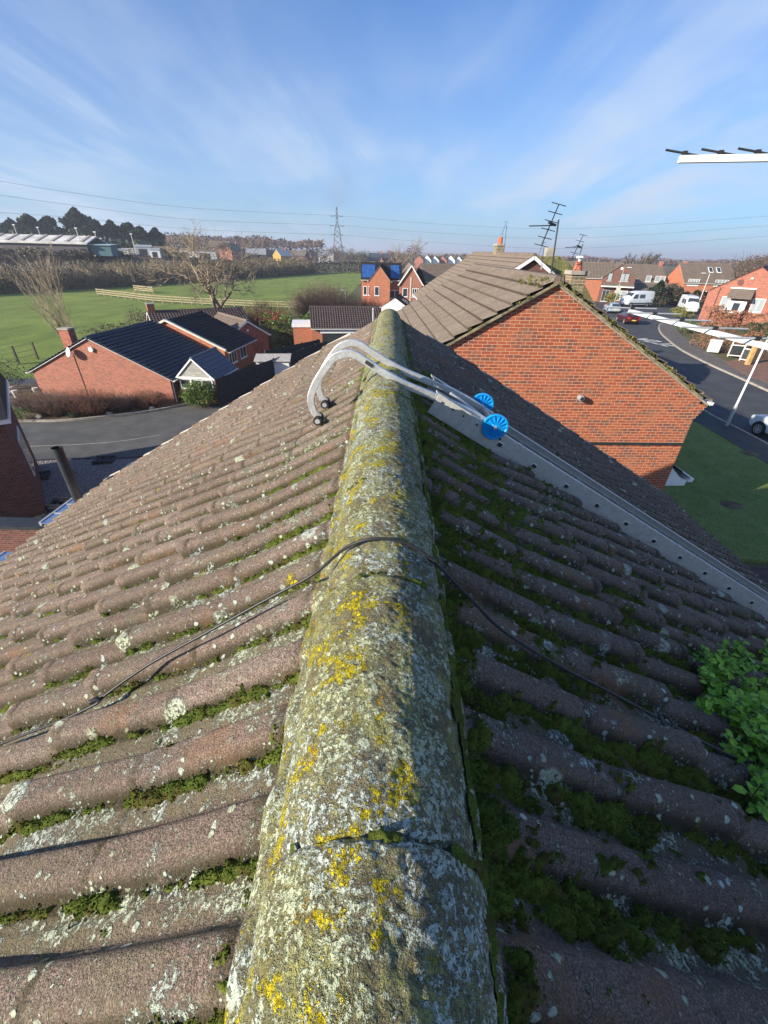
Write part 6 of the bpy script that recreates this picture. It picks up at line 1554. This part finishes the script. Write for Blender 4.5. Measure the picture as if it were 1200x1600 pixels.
for i, (px, Y, wm, rm, rz, lb) in enumerate([(352, 215, 'brick_pink', 'roof_brown', 1.2, 'brick gabled farmhouse behind the spreading bare tree'), (385, 235, 'brick_dark', 'galv', .2, 'pale tin roofed barn left of the ochre house'), (412, 250, 'brick_dark', 'roof_black', .4, 'dark slate roofed barn beside the ochre house'), (330, 225, 'brick_dark', 'roof_grey', .1, 'grey roofed low barn beyond the paddock rails'),
        (455, 270, 'brick_dark', 'roof_grey', -.2, 'grey roofed farm range right of the ochre house'), (482, 330, 'brick_red', 'roof_brown', 1.4, 'red brick gable rising over the bare trees'), (498, 300, 'white', 'galv', .05, 'long white shed left of the pylon')]):
    far_house(lb, px, Y, 9, 13, 7.0, M[wm], M[rm], rz, group='farm buildings on the skyline', nwin=2, chim=i in (0, 5))
for i in range(9):
    px = 655 + i*12.5; far_house('narrow terraced house %s in the distant row above the brown roof' % ['at the left end', 'second from the left', 'third from the left', 'fourth from the left', 'in the middle', 'sixth from the left', 'seventh from the left', 'last but one', 'at the right end'][i], px, 240+i*3, 6, 6, 6.6 + .25*math.sin(i*2), M['white'] if i % 3 else M['brick_pink'], M['roof_slate'] if i % 2 else M['roof_grey'], 1.35, base=-.1, group='distant terrace of houses', nwin=1)
for i, (px, lb) in enumerate([(577, 'cream terrace house left in the distant pair'), (592, 'cream terrace house right in the distant pair'), (604, 'red brick end house beside the cream pair')]):
    far_house(lb, px, 190+i*4, 8, 7, 7.2, plain('cream render', (.62,.52,.33), .9) if i < 2 else M['brick_red'], M['roof_slate'], -.05, group='cream terrace beyond the meadow', nwin=2)
for i, (px, Y, h, lb) in enumerate([(500, 205, 8, 'bare brown tree left of the pylon foot'), (516, 200, 8.5, 'rounded bare brown tree at the pylon foot'), (536, 195, 9, 'bare tree with visible trunk right of the pylon'), (560, 185, 8.5, 'yellow brown bare tree near the cream terrace'), (618, 150, 8, 'bare brown tree behind the orange house'), (640, 155, 9.5, 'dark bare tree behind the steep gable'), (405, 260, 9, 'bare tree over the farm roofs'), (446, 260, 11, 'tall rounded bare tree behind the ochre house'),
        (300, 190, 6, 'bare brown tree on the rise above the stables'), (350, 200, 7, 'bare tree beside the brick farmhouse')]):
    Y *= LS; h *= LS; p = at_y(px, 400, Y); t = thing('far_tree', lb, 'tree', (p.x, p.y, land(p.x, p.y)-.2), 0, 'bare trees beyond the meadow'); rg = np.random.default_rng(i+90)
    P = blob_points(1500, (h*.55, h*.5, h*.95), rg, 16, .4); P[:, 2] += h*.10; leaf_mass('crown', M['twig_purple'] if i % 3 else M['twig_dark'], None, None, P, .42, t, i)
    m = MB(); m.tube([(0, 0, 0), (0, 0, h*.6)], [.25, .12], 6)
    for k in range(5): m.tube([(0, 0, h*.25), (math.cos(k*1.3)*h*.25, math.sin(k*1.3)*h*.2, h*.75)], [.12, .04], 5)
    m.build('trunk', M['bark'], t)
pb = at_y(633, 400, 120)
bare_tree('bare_tree', 'pale windswept birch behind the steep white edged gable', 'tree', (pb.x-2.5, 120, ZL), 16, .24, 5, 41, lean=(.25, 0, 1), trunk_frac=.45, ang=(.2, .55), decay=.62, nk=(3, 5), bend=.15, up=.1, wind=(.05, 0, .02), mat=M['twig'])
for i, (px, Y, h, lb, wn) in enumerate([(1002, 125, 15, 'bare windswept tree behind the brown roofs, right of centre', .05), (990, 130, 12, 'smaller bare tree left of the windswept one', .03), (1190, 95, 15, 'bare windswept tree at the right edge of the skyline', .06), (1168, 110, 12, 'bare tree left of the one at the right edge', .04), (818, 60, 9, 'bare treetops behind the white bargeboards', 0)]):
    p = at_y(px, 410, Y); bare_tree('bare_tree', lb, 'tree', (p.x, p.y, 0), h*.80, .34, 5, 50+i, trunk_frac=.34, ang=(.25, .7), decay=.70, nk=(3, 4), bend=.18, up=.10, thin=.72, wind=(wn, 0, 0), mat=M['twig_dark'], group='bare trees on the right skyline')
# right bank of bare woodland
hedge('woodland', 'bank of brown bare woodland behind the houses on the right', [(70, 84, 0), (86, 112, 0), (110, 135, 0)], 12, 6.5, 26000, .34, M['twig_purple'], 35, twigs=4500, twigmat=M['twig_dark'], rough_=.12)
# skyline woods, one mass each side
def wood(label, x0, x1, y0, y1, h, n, size, mat, seed):
    rg = np.random.default_rng(seed); x = rg.uniform(x0, x1, n); f = (x-x0)/(x1-x0); y = y0 + (y1-y0)*f + rg.normal(0, 12, n)
    hh = h*(.75 + .2*np.sin(x*.09+seed) + .14*np.sin(x*.31) + .1*np.sin(x*.83)); z = rg.uniform(0, 1, n)**.7*hh
    zb = np.array([land(a, b) for a, b in zip(x[::40], y[::40])]); z = z + np.repeat(zb, 40)[:n]
    return tag(leaf_mass('far_woodland', mat, label, 'woodland', np.stack([x, y, z], 1), size, None, seed, flat=.7), kind='stuff')
wood('low wooded skyline behind the farm', -330, -60, 420, 430, 7.5, 16000, 1.9, M['twig_purple'], 201)
wood('low wooded skyline left of centre', -140, 120, 520, 560, 6, 14000, 2.0, M['leaf_scrub'], 202)
wood('low wooded skyline behind the terraces on the right', 90, 620, 520, 480, 5.5, 24000, 2.0, M['twig_purple'], 203)
wood('brown wood on the ridge behind the conifers', -330, -95, 380, 380, 7, 14000, 1.4, M['twig_purple'], 204)
# ---- right hand gardens
hedge('beech_hedge', 'russet beech hedge along the pavement behind the white cabinet', [V2(g(1082, 540)), V2(g(1112, 546)), V2(g(1150, 553)), V2(g(1168, 560))], 1.0, 1.9, 4200, .13, M['leaf_beech'], 41)
hedge('beech_hedge', 'long russet hedge in the garden of the orange house', [V2(g(1100, 505)), V2(g(1150, 515)), V2(g(1215, 524))], 1.6, 2.0, 3600, .17, M['leaf_beech'], 42)
hedge('green_hedge', 'dark green hedge nearest the timber fence', [V2(g(1160, 535)), V2(g(1230, 540))], 1.4, 1.7, 2400, .14, M['leaf_mid'], 43)
hedge('green_hedge', 'low green hedge before the wall of the orange house', [V2(g(1088, 500)), V2(g(1120, 500)), V2(g(1150, 497))], 1.2, 1.2, 1500, .16, M['leaf_mid'], 44)
leafy_shrub('garden_bush', 'yellow green bush beside the porch of the orange house', 'bush', (g(1160, 505).x, g(1160, 505).y, 0), (2.0, 1.4, 3.0), 1500, .2, M['leaf_green'], 45)
leafy_shrub('garden_bush', 'dark green bush left of the yellow green one', 'bush', (g(1145, 502).x, g(1145, 502).y, 0), (1.6, 1.2, 2.6), 1100, .2, M['leaf_mid'], 46)
leafy_shrub('box_hedge', 'small square topped golden hedge on the junction corner', 'hedge', (g(1062, 498).x, g(1062, 498).y, 0), (1.2, 2.2, 1.6), 1200, .16, M['leaf_yellow'], 47)
leafy_shrub('verge_bush', 'yellow green bush at the inside of the pavement bend', 'bush', (g(1062, 520).x+.6, g(1062, 520).y, 0), (1.5, 2.0, 1.5), 1200, .14, M['leaf_green'], 48)
hedge('dark_hedge', 'long dark hedge beyond the side road', [V2(g(1040, 475)), V2(g(1075, 477)), V2(g(1108, 480))], 1.8, 2.3, 4000, .3, M['leaf_dark'], 49)
conifer('conifer', 'broad dark conifer hiding the back of the panel van', 'tree', tuple(g(1020, 479)), 2.6, 4.0, 2200, .28, M['leaf_dark'], 61)
leafy_shrub('garden_bush', 'loose olive shrub right of the broad dark conifer', 'bush', tuple(g(1042, 478)), (2.2, 1.6, 3.8), 1500, .26, M['leaf_scrub'], 62)
leafy_shrub('garden_bush', 'yellow green shrub behind the plated street lamp', 'bush', (38.5, 82, 0), (1.6, 1.3, 2.3), 900, .22, M['leaf_yellow'], 63)
# dug patches on the lawn
for k, (px, py, r) in enumerate([(1140, 792, .42), (1172, 712, .5)]):
    p = g(px, py); t = thing('soil_patch', ['bare soil patch in the middle of the lawn', 'stony soil patch at the kerb side of the lawn'][k], 'soil patch', (p.x, p.y, .10)); b = MB(); rg_ = random.Random(k)
    pts = [(math.cos(a)*r*rg_.uniform(.7, 1.1), math.sin(a)*r*.8*rg_.uniform(.7, 1.1), .006) for a in np.linspace(0, 6.0, 14)]
    b.add(pts + [(0, 0, .05)], [(i, (i+1) % 14, 14) for i in range(14)]); b.build('earth', M['soil'], t)

# ================================================================== pylon and wires
PY = 430.
pb_ = at_y(528, 392, PY); zb = land(pb_.x, PY)
def pylon(name, label, x, y, h, rz):
    t = thing(name, label, 'pylon', (x, y, land(x, y)), rz); m = MB()
    w0 = h*.115
    def hw(z): f = z/h; return w0*(1-f)**1.0*.95 + .35 if f < .62 else .35 + (w0*.38)*(1-f)
    zs = [0, .16, .30, .42, .52, .60, .68, .76, .84, .92, 1.]
    for sx in (-1, 1):
        for sy in (-1, 1):
            for a, b_ in zip(zs[:-1], zs[1:]): m.bar((sx*hw(a*h), sy*hw(a*h), a*h), (sx*hw(b_*h), sy*hw(b_*h), b_*h), .38)
    for a, b_ in zip(zs[:-1], zs[1:]):
        for s in (-1, 1):
            m.bar((-hw(a*h), s*hw(a*h), a*h), (hw(b_*h), s*hw(b_*h), b_*h), .2); m.bar((hw(a*h), s*hw(a*h), a*h), (-hw(b_*h), s*hw(b_*h), b_*h), .2)
            m.bar((s*hw(a*h), -hw(a*h), a*h), (s*hw(b_*h), hw(b_*h), b_*h), .2)
    m.build('lattice', M['pylon'], t)
    for f, aw in ((.83, 5.2), (.66, 6.6), (.50, 5.6)):
        m = MB()
        for s in (-1, 1): m.bar((0, 0, f*h+1.0), (s*aw, 0, f*h), .22); m.bar((0, 0, f*h-.3), (s*aw, 0, f*h), .22)
        m.build('cross_arm', M['pylon'], t)
    return t
top_ = at_y(528, 323, PY); ph = top_.z - zb
pylon('pylon', 'steel lattice electricity pylon on the skyline left of the ridge', pb_.x, PY, ph, R(8))
p2 = at_y(-8, 395, 300); pylon('pylon', 'pylon leaning into view at the far left edge', p2.x-1.5, 300, 33, R(10))
for i, (ys, lb) in enumerate([(((0, 283), (125, 303), (300, 325), (525, 337)), 'top'), (((0, 305), (125, 322), (300, 343), (525, 352)), 'middle'), (((0, 332), (125, 341), (300, 358), (525, 367)), 'lowest')]):
    Ys = (300, 335, 375, PY); pts = [at_y(x, y, Y) for (x, y), Y in zip(ys, Ys)]; b = MB(); b.tube(catmull(pts, 8), .075, 5)
    tag(b.build('power_line', M['pylon'], None), '%s power line sagging across the sky left of the skyline pylon' % lb, 'power line')
for i, (ys, lb) in enumerate([(((531, 337), (700, 351), (900, 357), (1210, 337)), 'top'), (((531, 352), (700, 365), (900, 372), (1210, 352)), 'middle'), (((531, 367), (700, 380), (900, 388), (1210, 368)), 'lowest')]):
    Ys = (PY, 425, 415, 400); pts = [at_y(x, y, Y) for (x, y), Y in zip(ys, Ys)]; b = MB(); b.tube(catmull(pts, 8), .075, 5)
    tag(b.build('power_line', M['pylon'], None), '%s power line sagging across the sky right of the skyline pylon' % lb, 'power line')
for px, Y, h in [(1008, 300, 0), ]: pass

# ================================================================== air
def haze():
    m = NT('air'); m.t.nodes.remove(m.p); v = m.n('ShaderNodeVolumePrincipled'); v.inputs['Density'].default_value = .00045; v.inputs['Color'].default_value = (.80, .88, 1.0, 1); v.inputs['Anisotropy'].default_value = .2
    m.t.links.new(v.outputs[0], m.out.inputs['Volume'])
    b = MB(); b.box(-6300, 6300, -400, 7300, -9, 42); o = b.build('haze', m.m); tag(o, kind='stuff'); return o
HAZE = True
if HAZE: haze()
